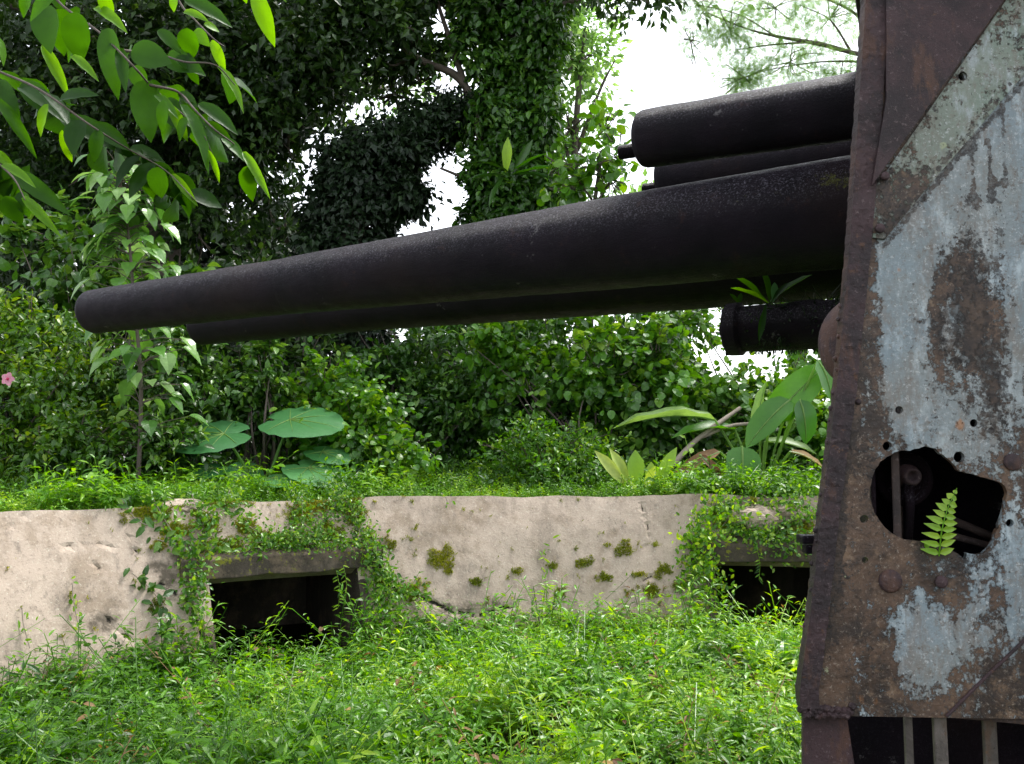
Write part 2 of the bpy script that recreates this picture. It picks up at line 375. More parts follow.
MOSS = [(195, 500, 55, 12), (300, 545, 85, 9), (318, 505, 22, 12), (350, 498, 18, 8), (440, 560, 14, 12), (448, 570, 7, 6), (410, 590, 22, 10), (516, 572, 7, 5), (474, 582, 9, 4), (554, 565, 8, 5), (582, 563, 9, 5), (605, 578, 13, 5), (625, 550, 9, 9),
        (655, 545, 7, 4), (608, 545, 6, 3), (560, 592, 9, 6), (650, 590, 16, 6), (665, 570, 9, 8), (680, 585, 10, 8), (640, 574, 8, 3), (330, 505, 30, 10), (355, 515, 14, 16), (368, 535, 8, 12), (345, 590, 12, 20),
        (385, 580, 16, 9), (150, 512, 30, 12), (175, 530, 20, 14), (205, 520, 22, 14), (235, 500, 25, 8), (298, 515, 20, 12), (270, 540, 45, 9), (225, 545, 25, 10), (210, 560, 14, 16), (160, 545, 12, 8),
        (158, 604, 8, 6), (345, 548, 25, 8), (330, 530, 16, 14), (245, 528, 12, 12), (190, 500, 20, 8), (118, 505, 14, 5), (735, 520, 22, 14), (795, 530, 20, 14), (700, 545, 8, 14)]
def mossm():
    o = 0
    for c in MOSS: o = np.maximum(o, gau(*c[:4]))
    return o
CRACK = [[(375, 580), (400, 592), (430, 602), (455, 612), (480, 616), (520, 606)], [(65, 545), (95, 544), (118, 548)], [(120, 505), (128, 545), (140, 560)], [(160, 585), (190, 600), (205, 640)],
         [(660, 572), (640, 585), (650, 600), (690, 590)], [(110, 620), (130, 640)], [(8, 530), (28, 512)], [(378, 572), (370, 540), (360, 520)], [(640, 500), (650, 530), (645, 560)], [(84, 560), (100, 570)], [(0, 660), (20, 665)]]
crack = 0
for i, c in enumerate(CRACK): crack = np.maximum(crack, pl([(x_+random.uniform(-2, 2), y_+random.uniform(-2, 2)) for x_, y_ in c], 2.6 if i in (0, 3, 5) else 1.1, 1. if i in (0, 3, 5) else .8))
grime = np.clip(gau(170, 570, 45, 40, .55)+gau(300, 548, 100, 14, .6)+gau(370, 590, 25, 40, .45)+gau(450, 608, 80, 10, .4)+gau(110, 625, 30, 16, .6)+gau(45, 560, 30, 25, .25)+gau(550, 600, 120, 14, .25)+gau(760, 520, 60, 40, .7)+gau(50, 605, 26, 30, .3)+gau(95, 590, 14, 50, .25)+gau(20, 515, 50, 8, .25)+gau(480, 500, 140, 4, .3)+gau(640, 575, 40, 24, .22)+gau(400, 545, 10, 50, .2), 0, 1)
mossA = np.clip(mossm(), 0, 1)*.62
crk = np.clip(crack, 0, 1); V2 = V.copy()
out = np.c_[V[:, 0]-CX, V[:, 1]-CY]; out = nrm(out)
V2[:len(UV), :2] += (out*(crk*.02)[:, None])[:len(UV)]
g.V = [V2]
g.build('wall_face', CONC, par, False, dict(grime=grime, moss=mossA, crack=crk*.75))
WALLUV = UV
def ring(ph, r, z): return np.array([CX+math.cos(ph)*r, CY+math.sin(ph)*r, z])
for (a, b) in niches:
    pa, pb = R(178)-a/6., R(178)-b/6.; zt = wallZ(NT_TOP/1.57)
    # recess box behind the opening: side jambs, ceiling, back
    g = Geo(); m = 6; thk = .06
    A = [ring(pa+(pb-pa)*i/m, 0, 0) for i in range(m+1)]
    def P(ph, r, z): return ring(ph, r, z)
    g.poly([P(pa, 5.6, -.1), P(pa, 8.1, -.1), P(pa, 8.1, zt), P(pa, wallR(NT_TOP/1.57), zt), P(pa+.012, 5.6, -.1), P(pa+.012, 8.1, -.1), P(pa+.012, 8.1, zt), P(pa+.012, wallR(NT_TOP/1.57), zt)],
           [(0, 1, 2, 3), (4, 7, 6, 5), (0, 3, 7, 4), (0, 4, 5, 1), (1, 5, 6, 2), (2, 6, 7, 3)])
    g.poly([P(pb, 5.6, -.1), P(pb, 8.1, -.1), P(pb, 8.1, zt), P(pb, wallR(NT_TOP/1.57), zt), P(pb-.012, 5.6, -.1), P(pb-.012, 8.1, -.1), P(pb-.012, 8.1, zt), P(pb-.012, wallR(NT_TOP/1.57), zt)],
           [(0, 1, 2, 3), (4, 7, 6, 5), (0, 3, 7, 4), (0, 4, 5, 1), (1, 5, 6, 2), (2, 6, 7, 3)])
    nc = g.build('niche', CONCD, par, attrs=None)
    nc['label'] = 'dark rectangular opening in the sloping concrete face'
    q = Geo(); q.poly([P(pa+.012, 8.1, -.1), P(pb-.012, 8.1, -.1), P(pb-.012, 8.1, zt+.1), P(pa+.012, 8.1, zt+.1), P(pa+.012, 8.2, -.1), P(pb-.012, 8.2, -.1), P(pb-.012, 8.2, zt+.1), P(pa+.012, 8.2, zt+.1)],
           [(0, 1, 2, 3), (4, 7, 6, 5), (0, 4, 5, 1), (3, 2, 6, 7)])
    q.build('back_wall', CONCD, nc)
    q = Geo(); VV = []; r0 = 5.985
    for i in range(13):
        ph = pa+.035+(pb-pa-.07)*i/12
        for (r, z) in ((r0, zt-.02), (r0+.015, zt+.13), (r0+.12, zt+.19), (8.1, zt+.2), (8.1, zt+.01)):
            j = random.uniform(-.012, .012); VV.append(ring(ph, r+j, z+j*.7))
    fs = [(i*5+k, i*5+(k+1) % 5, (i+1)*5+(k+1) % 5, (i+1)*5+k) for i in range(12) for k in range(5)]+[(0, 1, 2, 3, 4), (64, 63, 62, 61, 60)]
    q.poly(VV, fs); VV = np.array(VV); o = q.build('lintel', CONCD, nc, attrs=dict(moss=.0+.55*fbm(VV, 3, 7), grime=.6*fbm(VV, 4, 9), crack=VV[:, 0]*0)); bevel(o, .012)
# ground: one polar sheet
rr = [0, 1, 2, 3, 4, 5, 5.5, 5.75, 6.36, 6.37, 6.6, 7, 7.6, 8.2, 9, 10, 11, 12, 13, 14, 15.5, 17, 20, 25, 32, 45, 70, 120, 250, 600, 1500]
na = 240; VV = []
for r in rr:
    for k in range(na):
        ph = 2*math.pi*k/na; x, y = CX+r*math.cos(ph), CY+r*math.sin(ph)
        z = 0 if r < 5.8 else -.25 if r < 6.365 else 1.2 if r < 14 else max(-14, 1.2-(r-14)*.35)
        VV.append((x, y, z))
VV = np.array(VV); VV[:, 2] += np.where(np.hypot(VV[:, 0]-CX, VV[:, 1]-CY) > 6.5, (fbm(VV, .5, 11)-.5)*.25, (fbm(VV, .9, 12)-.5)*.08)
fs = []
def inn(k):
    ph = (k+.5)/na*2*math.pi
    return any(R(178)-b/6.-.03 < ph < R(178)-a/6.+.03 for a, b in niches)
for i in range(len(rr)-1):
    for k in range(na):
        if i == 8 and inn(k): continue
        fs.append((i*na+k, i*na+(k+1) % na, (i+1)*na+(k+1) % na, (i+1)*na+k))
g = Geo(); g.poly(VV, fs); o = g.build('ground', SOIL); tag(o, 'soil of the gun pit and the rise behind it', None, None, 'structure')
def gz(x, y):
    r = math.hypot(x-CX, y-CY); return 0. if r < 6.2 else 1.2 if r < 14 else max(-14, 1.2-(r-14)*.35)

# ------------------------------------------------------------------ the gun
axis0 = at(850, 212, 3.5); muz = at(92, 312, 5.3); AX = (axis0-muz).normalized(); AXh = Vector((AX.x, AX.y, 0)).normalized(); PERP = Vector((-AXh.y, AXh.x, 0))   # away from the camera
if PERP.y < 0: PERP = -PERP
gun = empty('twin_gun', (2.1, 3.2, 0), 'rusty twin barrelled coastal gun with weathered shield standing in the overgrown pit', 'gun')
def alg(g, f):
    V = np.concatenate(g.V); px, py = proj(V); return dict(algae=f(px, py, V))
BL = (axis0-muz).length
for i in range(2):
    g = Geo(); m = muz + PERP*.75*i + AX*(.13*i)
    prof = [(.12, .055), (0.02, .058), (0, .07), (0, .112), (.006, .126), (.02, .132), (.6, .139), (1.5, .15), (1.52, .153), (2.6, .184), (3.4, .21), (BL, .224), (BL+.9, .23)]
    lathe(g, m, AX, prof, 56, .0028, i, .05)
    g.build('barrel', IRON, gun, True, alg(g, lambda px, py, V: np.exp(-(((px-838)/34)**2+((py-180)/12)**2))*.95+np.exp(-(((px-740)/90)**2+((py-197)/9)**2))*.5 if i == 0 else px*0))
ca0 = at(640, 140, 3.9); ca1 = at(857, 106, 3.42); CAX = (ca1-ca0).normalized()
for i in range(2):
    g = Geo(); p = ca0 + PERP*.72*i - CAX*(.10*i) + Vector((0, 0, .035*i))
    lathe(g, p, CAX, [(0, 0), (0, .105), (.012, .122), (.03, .128), (.05, .129), (1.6, .134)], 48, .003, 3+i, .05)
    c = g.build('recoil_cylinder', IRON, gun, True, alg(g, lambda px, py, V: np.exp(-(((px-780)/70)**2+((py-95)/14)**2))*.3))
    g = Geo(); q = p + Vector((0, 0, -.045)); pr = [(-.10, .0), (-.10, .026)]
    for k in range(12): pr += [(-.098+k*.007, .033), (-.0945+k*.007, .029)]
    pr += [(-.012, .04), (.005, .04)]
    lathe(g, q, CAX, pr, 20); g.build('threaded_stub', IRON, c, False)
# lower recuperator
l0 = at(728, 330, 4.25); l1 = at(850, 322, 3.95); LX = (l1-l0).normalized()
g = Geo(); lathe(g, l0, LX, [(.08, .11), (.2, .112), (1.0, .112)], 40, .007, 9, .04)
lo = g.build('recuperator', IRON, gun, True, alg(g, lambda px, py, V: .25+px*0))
g = Geo(); lathe(g, l0, LX, [(0, .0), (0, .118), (.01, .128), (.065, .128), (.08, .112)], 32, .006, 4, .03)
for k in range(8):
    q = k/8*2*math.pi; x = PERP*math.cos(q)*.112+Vector((0, 0, 1))*math.sin(q)*.112; lathe(g, l0+x-LX*.012, LX, [(0, .014), (.02, .014)], 6)
g.build('flange', IRON, lo)
g = Geo(); lathe(g, l0-LX*.035, LX, [(0, .03), (0.004, .045), (.035, .05)], 6); g.build('nut', IRON, lo)

# --- side shield plane
sa = R(5); EU = Vector((math.cos(sa), -math.sin(sa), 0)); EN = Vector((-math.sin(sa), -math.cos(sa), 0))   # EN towards the camera
SP0 = at(830, 400, 2.35)
def on_shield(px, py):
    d = ray(px, py); t = (SP0-Vector((0, 0, CAMZ))).dot(EN)/d.dot(EN); p = Vector((0, 0, CAMZ))+d*t - SP0
    return (p.dot(EU), p.z)
def smap(off=0.):
    def f(UV, wdep): 
        o = off - wdep
        return np.array(SP0)[None]+UV[:, :1]*np.array(EU)[None]+UV[:, 1:2]*np.array([0, 0, 1.])+np.array(EN)[None]*(o + (fbm(np.c_[UV, UV[:, :1]*0], 7, 21)-.5)[:, None]*.008)
    return f
def spx(pts): return [on_shield(*p) for p in pts]
hole = [(100, 310), (106, 260), (120, 220), (142, 180), (170, 150), (205, 125), (240, 110), (275, 104), (310, 105), (350, 92), (385, 84), (430, 98), (480, 130), (520, 165), (545, 205), (580, 214), (620, 225), (700, 245), (745, 258), (775, 272), (795, 290), (800, 312), (792, 370),
        (775, 430), (760, 480), (742, 530), (730, 560), (718, 592), (700, 612), (678, 628), (650, 635), (620, 632), (597, 624), (585, 655), (560, 640), (530, 620), (500, 600), (470, 578), (440, 567), (390, 562), (340, 567), (300, 562), (260, 550), (210, 525), (178, 495), (150, 460), (125, 420), (110, 380)]
hole = [(850+x/5.09, 430+y/5.09) for x, y in hole]
def circ(cx, cy, r, n=14): return [(cx+r*math.cos(2*math.pi*k/n), cy+r*math.sin(2*math.pi*k/n)) for k in range(n)]
small = [(899, 410, 4), (887, 446, 4.5), (974, 423, 4), (959, 457, 5.5), (864, 519, 4.2), (865, 560, 3.2), (1010, 523, 4), (960, 77, 4.5)]
hl = [spx(hole)]+[spx(circ(*s_)) for s_ in small]
edge = [(868, -90), (866, 0), (861, 80), (850, 250), (836, 400), (822, 510), (810, 620), (800, 690), (803, 712), (812, 716), (900, 717), (1024, 719), (1300, 724), (1300, -90)]
g, UV, n0, V = sheet(spx(edge), hl, .0085, smap(), .018, jag=.0012)
px, py = proj(V)
paint = np.clip(gau(905, 300, 22, 80, .9)+gau(912, 405, 26, 55, .85)+gau(885, 255, 14, 30, .5)+gau(930, 220, 26, 50, .6)+gau(1008, 200, 40, 80, .85)+gau(1018, 330, 12, 110, .7)+gau(962, 150, 34, 40, .45)+gau(953, 320, 10, 22, .7)+gau(960, 420, 26, 50, .7)
                + gau(975, 462, 18, 30, .5)+gau(925, 630, 22, 50, .8)+gau(975, 625, 20, 34, .55)+gau(1018, 590, 14, 70, .8)+gau(985, 130, 30, 60, .5)+gau(1000, 430, 12, 40, .35)+gau(925, 270, 14, 30, .5)+gau(930, 650, 30, 40, .4)+gau(950, 210, 40, 40, .35)+gau(890, 330, 14, 120, .35)+gau(872, 330, 10, 60, .08)+gau(955, 660, 60, 40, .35)+gau(985, 560, 30, 40, .4)+gau(1000, 300, 30, 120, .3)+gau(1010, 110, 30, 60, .5), 0, 1.)*.9
paint = np.where(px > 1030, .35, paint)
dark = np.clip(gau(982, 330, 32, 105, .62)+gau(960, 280, 30, 60, .5)+gau(1000, 410, 20, 60, .4)+gau(935, 345, 10, 60, .3)+gau(1000, 620, 12, 40, .3)+gau(1000, 230, 8, 30, .4)+seg(856, 260, 822, 650, 16, .62)+gau(868, 480, 16, 60, .4)+gau(868, 650, 16, 80, .5)+gau(905, 520, 50, 45, .3)+gau(955, 565, 24, 22, .5)+gau(965, 148, 22, 10, .75)
               + pl([(885, 246), (930, 190), (980, 132), (1024, 82)], 4, .75)+seg(972, 150, 974, 205, 2.6, .85)+seg(988, 140, 992, 200, 3.4, .85)+seg(1003, 110, 1006, 185, 2.4, .75)+gau(975, 200, 10, 8, .6)+gau(1000, 182, 9, 5, .7)  # first line: seam dirt plus the strip's overlap shadow, painted in
               + gau(1012, 60, 12, 40, .35)+seg(845, 420, 835, 640, 6, .35)+gau(912, 340, 4, 80, .25)+gau(925, 425, 3, 50, .3), 0, 1)
orange = np.clip(gau(960, 425, 7, 8, 1.)+gau(940, 600, 30, 24, .45)+gau(985, 665, 50, 30, .4)+gau(1000, 560, 12, 30, .35)+gau(880, 640, 14, 40, .3)+gau(900, 700, 100, 14, .4)+gau(900, 270, 5, 5, .6), 0, 1)
lich = np.clip(gau(826, 671, 6, 6, .75)+gau(943, 145, 5, 5, .4), 0, 1)
for _ in range(26): lich = np.maximum(lich, gau(random.uniform(845, 905), random.uniform(540, 680), 1.6, 1.6, .6))
ss = g.build('side_shield', SHM, gun, False, dict(paint=paint, dark=dark, orange=orange, lichen=lich))
# edge flange bar (rough rusted angle) along the left edge
def bar(pts, off, dep, hh=.008, mat=RUST, name='edge_flange', parent=None, attrs=None):
    g, UV, n0, V = sheet(spx(pts), [], hh, smap(off), dep, jag=0); V = V.copy()
    return g, V
el = [(868, -90), (866, 0), (861, 80), (850, 250), (836, 400), (822, 510), (810, 620), (800, 690), (801, 708)]
er = [(x+w_, y) for (x, y), w_ in zip(el, [24, 23, 22, 20, 18, 17, 17, 18, 18])]
g, V = bar([(x-1.5, y) for x, y in el]+er[::-1], .011, .05, .007)
V += (np.c_[vnoise(V, 110, 1), vnoise(V, 110, 2), vnoise(V, 110, 3)]-.5)*.004; g.V = [V]
# lumps of scale along bottom-left corner and edge
for k in range(20):
    y = 300+k*17+random.uniform(0, 12); x = np.interp(y, [c[1] for c in el], [c[0] for c in el])-random.uniform(0, 3) ; u, v = on_shield(x, y)
    p = np.array(SP0)+u*np.array(EU)+v*np.array([0, 0, 1.])-np.array(EN)*random.uniform(0, .03); lathe(g, p, (random.random(), random.random(), random.random()), [(-.008, .0), (-.004, .006), (.003, .007), (.008, 0)], 8, .003, k)
for k in range(26):
    x = 800+k*2.1; u, v = on_shield(x, 706+random.uniform(0, 10)); p = np.array(SP0)+u*np.array(EU)+v*np.array([0, 0, 1.]); lathe(g, p, (random.random(), random.random(), random.random()), [(-.012, .0), (-.006, .009), (.004, .01), (.011, 0)], 8, .004, k)
g.build('edge_flange', RUST, ss)
# rusted upper corner plate and painted diagonal strip
g, V = bar([(884, -90), (1075, -90), (1003, 0), (870, 187), (884, 100)], .02, .016, .01); g.build('corner_plate', RUST, ss)
g, UV, n0, V = sheet(spx([(1006, 0), (1084, -90), (1150, -90), (1024, 74), (980, 126), (930, 184), (884, 240), (872, 238), (873, 190)]), [spx(circ(962, 77, 4.5))], .0085, smap(.007), .005)
px, py = proj(V); 
dk = np.clip(pl([(882, 236), (930, 178), (980, 120), (1024, 68)], 7, .5)+gau(885, 205, 14, 40, .6)+gau(1000, 60, 18, 16, .3)+pl([(873, 192), (1008, 4)], 6, .35)+gau(962, 78, 7, 6, .7), 0, 1)  # edge lines mix dirt with painted shadow of the plate overlaps
g.build('diagonal_strip', SHS, ss, False, dict(paint=.55+0*px-gau(890, 205, 30, 40, .5), dark=dk, orange=px*0, lichen=gau(943, 146, 8, 7, .7)))
g = Geo(); tube(g, [np.array(SP0)+u*np.array(EU)+v*np.array([0, 0, 1.])+np.array(EN)*.003 for u, v in spx([(946, 716), (985, 677), (1024, 640), (1100, 566)])], .0045, 8); g.build('weld_bead', RUST, ss)
g, V = bar([(1001, 12), (1003, -90), (1009, -90), (1009, 0)], .01, .01, .01)
# bolt heads / bosses
for (x, y, r) in [(883, 178, .012), (878, 230, .013), (890, 581, .03), (941, 582, .016), (1012, 462, .022), (858, 402, .008)]:
    u, v = on_shield(x, y); p = np.array(SP0)+u*np.array(EU)+v*np.array([0, 0, 1.])+np.array(EN)*(.02 if y < 240 and x < 890 else .004)
    g = Geo(); lathe(g, p-np.array(EN)*.006, EN, [(0, r), (.007, r), (.0095, r*.8), (.011, 0)], 20, .0012, 3); g.build('bolt_head', RUST, ss, True)
# front shield (perpendicular to the barrels), roof, far side, floor ring: the gunhouse
u0, v0 = on_shield(872, 0); fl = np.array(SP0)+u0*np.array(EU); pd = np.array(PERP)
def wallplate(p, q, z0, z1, thick, z1b=None):
    g = Geo(); p = np.array(p); q = np.array(q); d = nrm(q-p); nn = np.array([-d[1], d[0], 0])*thick/2; m = (p+q)/2; 
    box(g, (m[0], m[1], (z0+z1)/2), (q-p)/2*np.array([1, 1, 0]), nn, (0, 0, (z1-z0)/2)); return g
fz = on_shield(820, 712)[1]+SP0.z
p1 = fl+np.array(EU)*.03-np.array(EN)*.03; p1[2] = 0; p2 = p1+pd*2.3
g = wallplate(p1, p2, fz, 3.35, .02); bevel(g.build('front_shield', RUSTD, gun))
ax3 = np.array(AXh)
g = wallplate(p2, p2+ax3*1.7, fz, 3.35, .02); bevel(g.build('far_shield', RUSTD, gun))
g = Geo(); c = (p1+p2)/2+ax3*.85; box(g, (c[0], c[1], 3.37), ax3*.95, pd*1.2, (0, 0, .012)); bevel(g.build('roof_plate', RUSTD, gun))
g = Geo(); lathe(g, (2.25, 3.5, 0), (0, 0, 1), [(0, 1.0), (.05, 1.0), (.06, .8), (.5, .7), (fz-.1, .75), (fz-.02, 1.05), (fz, 1.05)], 48); g.build('pedestal', RUSTD, gun, True)
# unseen plate added behind the side shield to keep its hole dark
g = Geo(); c = np.array(SP0)+np.array(EU)*1.0-np.array(EN)*.5; box(g, (c[0], c[1], 1.75), np.array(EU)*.78, np.array(EN)*.02, (0, 0, .72)); bevel(g.build('shade_backing', RUSTD, gun))
def sp3(x, y, dep):
    d = ray(x, y); P0 = np.array(SP0)-np.array(EN)*dep; t = (Vector(P0)-Vector((0, 0, CAMZ))).dot(EN)/d.dot(EN); return np.array(Vector((0, 0, CAMZ))+d*t)
g = Geo(); c = (sp3(850, 425, .42)+sp3(1030, 600, .42))/2; hw, hh = .31, .27; eu, en = np.array(EU), np.array(EN)
box(g, c, eu*hw, en*.006, (0, 0, hh)); box(g, c+eu*hw+en*.195, eu*.006, en*.185, (0, 0, hh)); box(g, c-eu*hw+en*.195, eu*.006, en*.185, (0, 0, hh))
for s_ in (-1, 1): box(g, c+np.array([0, 0, s_*hh])+en*.195, eu*hw, en*.185, (0, 0, .006))
g.build('hole_light_block', IRON, gun)  # open box added behind the hole to block light and keep it black
# drum seen in the hole
g = Geo(); lathe(g, sp3(905, 479, .13), EN, [(-.06, .07), (0, .076), (.005, .07), (.005, .058), (-.012, .054), (-.012, .0)], 32, .001)
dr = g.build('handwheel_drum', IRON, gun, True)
g = Geo(); lathe(g, sp3(907, 476, .12), EN, [(-.02, .032), (.012, .032), (.014, .024), (.045, .023), (.047, .014), (.03, .013), (.03, 0)], 28, .0008); g.build('hub', RUST, dr, True)
g = Geo(); tube(g, [sp3(908, 480, .11), sp3(910, 508, .1), sp3(908, 540, .1)], [.016, .012, .012], 12); g.build('crank_arm', IRON, dr, True)
g = Geo(); tube(g, [sp3(952, 520, .2), sp3(1000, 540, .2)], .012, 10); tube(g, [sp3(950, 535, .16), sp3(998, 548, .16)], .01, 10); g.build('rod', RUSTD, gun, True)
# round cap behind the plate edge, bracket, lower skirt, posts
g = Geo(); lathe(g, at(874, 342, 2.62), (-.35, -1, 0), [(-.1, .15), (-.02, .158), (.005, .155), (.03, .12), (.045, .06), (.05, 0)], 48, .002, 2); g.build('trunnion_cap', RUST, gun, True)
g = Geo(); box(g, at(812, 539, 2.42), (.035, 0, 0), (0, .03, 0), (0, 0, .011)); box(g, at(809, 549, 2.42), (.014, 0, 0), (0, .02, 0), (0, 0, .012)); bevel(g.build('bracket', IRON, gun), .005)
g, V = bar([(806, 718), (850, 718), (858, 770), (864, 900), (806, 900)], -.03, .02, .012); g.build('lower_skirt', RUST, gun)
for (x, x2, wd, dep) in [(907, 912, .010, .05), (938, 948, .017, .03), (988, 994, .017, .07), (1040, 1046, .015, .05)]:
    g = Geo(); a, b = sp3(x, 700, dep), sp3(x2, 800, dep); b[2] = .0
    m = (a+b)/2; box(g, m, (wd, 0, 0), (0, .008, 0), (b-a)/2); bevel(g.build('support_post', PALER, gun), .003)
g = Geo(); A_, B_ = p1+ax3*.02+pd*.05, p2+ax3*.02; C_, D_ = B_+ax3*1.7, p1+ax3*2.0+pd*.25; T_ = [A_, B_, C_, D_]
g.poly([(*v[:2], fz-.02) for v in T_]+[(*v[:2], fz-.002) for v in T_], [(3, 2, 1, 0), (4, 5, 6, 7), (0, 1, 5, 4), (1, 2, 6, 5), (2, 3, 7, 6), (3, 0, 4, 7)]); g.build('floor_shade_plate', RUSTD, gun)  # plate added overhead to cast shadow into the space under the shield
# dark panel added behind the posts so the space reads as shade
g = Geo(); c = np.array(SP0)+np.array(EU)*.9-np.array(EN)*.7; box(g, (c[0], c[1], fz-.75), np.array(EU)*.72, np.array(EN)*.02, (0, 0, .78)); g.build('shade_panel', IRON, gun)

# ------------------------------------------------------------------ leaf templates (length along +Y, normal +Z)
def leaf(st, wd, droop=.2, fold=.12, wav=0):
    V = []; 
    for i, (y, w_) in enumerate(zip(st, wd)):
        z = -droop*y*y; e = fold*w_ + (wav*math.sin(i*2.3) if w_ > .06 else 0)
        V += [(-w_, y, z+e), (0, y, z), (w_, y, z+e*.9)]
    f = []
    for i in range(len(st)-1):
        a = i*3; f += [(a, a+1, a+4, a+3), (a+1, a+2, a+5, a+4)]
    return np.array(V, float), f
L_FAR = (np.array([(0, 0, 0), (-.26, .4, .05), (.26, .4, .05), (0, .45, -.02), (0, 1, -.12)]), [(0, 3, 4, 1), (0, 2, 4, 3)])
L_ROUND = leaf((0, .15, .5, .85, 1), (.02, .3, .42, .25, .01), .25, .18)
L_MID = leaf((0, .3, .7, 1), (.015, .24, .2, .008), .25, .3)
L_LANCE = leaf((0, .25, .6, 1), (.01, .13, .11, .005), .35, .4)
L_HEART = leaf((-.12, 0, .2, .5, .8, 1.05), (.16, .34, .42, .36, .16, .005), .3, .2)
L_BIG = leaf((0, .06, .15, .27, .4, .55, .7, .82, .92, 1), (.01, .13, .2, .245, .26, .25, .2, .135, .07, .004), .25, .32, .012)
L_TUFT = leaf((0, .5, 1), (.06, .12, .02), .3, .3)
def merge(parts):
    V = []; f = []; n = 0
    for v, fs in parts: V.append(v); f += [tuple(i+n for i in q) for q in fs]; n += len(v)
    return np.concatenate(V), f
def xf(t, p, d, nn, s): 
    d = nrm(np.array(d, float)); x = nrm(np.cross(d, nn)); z = np.cross(x, d); return (np.array(p)+s*(t[0][:, :1]*x+t[0][:, 1:2]*d+t[0][:, 2:]*z), t[1])
GAPS = [(603, 80, 32, 58), (738, 345, 46, 42), (705, 305, 26, 12), (604, 70, 26, 50), (612, 170, 14, 20), (585, 20, 18, 16), (436, 205, 38, 34), (412, 225, 20, 22), (320, 168, 18, 42), (315, 205, 20, 26), (435, 205, 32, 40), (425, 240, 30, 30), (455, 90, 16, 30), (375, 110, 30, 14), (362, 335, 26, 12), (395, 338, 14, 8), (742, 352, 36, 36), (735, 305, 40, 10), (488, 462, 22, 9), (660, 100, 60, 80), (575, 120, 14, 60), (440, 20, 10, 16), (265, 58, 5, 6), (300, 88, 7, 6), (277, 30, 4, 4), (212, 250, 7, 7), (145, 235, 5, 5)]
def open_sky(P, k=1.):
    x, y = proj(P); nz = fbm(P, 2.3, 77); o = np.zeros(len(P), bool)
    for (cx, cy, rx, ry) in GAPS: o |= ((x-cx)/rx)**2+((y-cy)/ry)**2 < .55+1.1*nz*k
    return o
def scatter(g, t, P, D, N, Sz, a=None, W=None, gaps=False):
    P = np.asarray(P, float); n = len(P)
    if gaps and n:
        k = ~open_sky(P); P = P[k]; D = np.asarray(D)[k]; N = np.asarray(N)[k]; Sz = np.broadcast_to(np.asarray(Sz, float), (n,))[k]; a = a if a is None else a[k]; n = len(P)
    if n == 0: return
    D = nrm(np.asarray(D, float)); X = np.cross(D, np.asarray(N, float)); bad = np.linalg.norm(X, axis=1) < 1e-4; X[bad] = (1, 0, 0); X = nrm(X); Z = np.cross(X, D)
    T, f = t; m = len(T); Sz = np.broadcast_to(np.asarray(Sz, float), (n,)); W = np.ones(n) if W is None else W
    V = P[:, None]+Sz[:, None, None]*(T[None, :, :1]*X[:, None]*W[:, None, None]+T[None, :, 1:2]*D[:, None]+T[None, :, 2:]*Z[:, None])
    lp = np.array([i for q in f for i in q]); sz = np.array([len(q) for q in f])
    a = rng.random(n) if a is None else a
    g.add(V.reshape(-1, 3), (lp[None]+(np.arange(n)*m)[:, None]).ravel(), np.tile(sz, n), np.repeat(a, m))
def rdir(n): return nrm(rng.normal(size=(n, 3)))
def blob(g, t, c, rad, n, size, clump=.3, shell=.55, hang=.35, nsub=None, gap=0., gsc=1.2, seed=0, bias=0., gaps=False):
    """leaves gathered in sub-clumps near the surface of an ellipsoid"""
    c = np.array(c, float); rad = np.array(rad, float); nsub = nsub or max(6, int(n/45))
    d = rdir(nsub); r = shell+(1-shell)*rng.random(nsub)**.6; r[rng.random(nsub) < .3] *= rng.random()
    r = r*(.62+.85*vnoise(d+seed*3.7, 1.9, seed)); C = c+d*r[:, None]*rad; k = rng.integers(0, nsub, n)
    sx_ = nrm(d*.8+rng.normal(size=(nsub, 3))*.7+np.array([0, 0, -.2])); P = C[k]+rng.normal(size=(n, 3))*clump*.5*rng.uniform(.4, 1.2, nsub)[k][:, None]+sx_[k]*(rng.normal(size=n)*clump*1.25)[:, None]
    if gap: 
        keep = fbm(P, gsc, seed, 2) > gap; P = P[keep]; k = k[keep]
    n = len(P); o = nrm((P-c)/rad); od = nrm(P-C[k]+1e-6)
    N = nrm(o*.5+od*.5+np.array([0, 0, .75])+rng.normal(size=(n, 3))*.65)
    D = nrm(od*.6+o*.4+rng.normal(size=(n, 3))*.6+np.array([0, 0, -hang]))
    s_ = size*rng.uniform(.6, 1.35, n)
    a = np.clip(rng.random(nsub)[k]*.6+rng.random(n)*.45-.04+bias, 0, 1)
    scatter(g, t, P, D, N, s_, a, None, gaps); return C
def pblob(g, t, px, py, Y, rx, rz, dep, n, size, **kw):
    c = at(px, py, Y); k = Y/F; return blob(g, t, c, (rx*k, dep, rz*k), n, size, **kw)
def twigs(g, base, C, r0=.02, m=14, *_):
    base = np.array(base); 
    for c in C[rng.permutation(len(C))[:m]]:
        mid = (base+c)/2+rng.normal(size=3)*.12; tube(g, curve([base, mid, c], 4), list(np.linspace(r0, .004, 9)), 5)

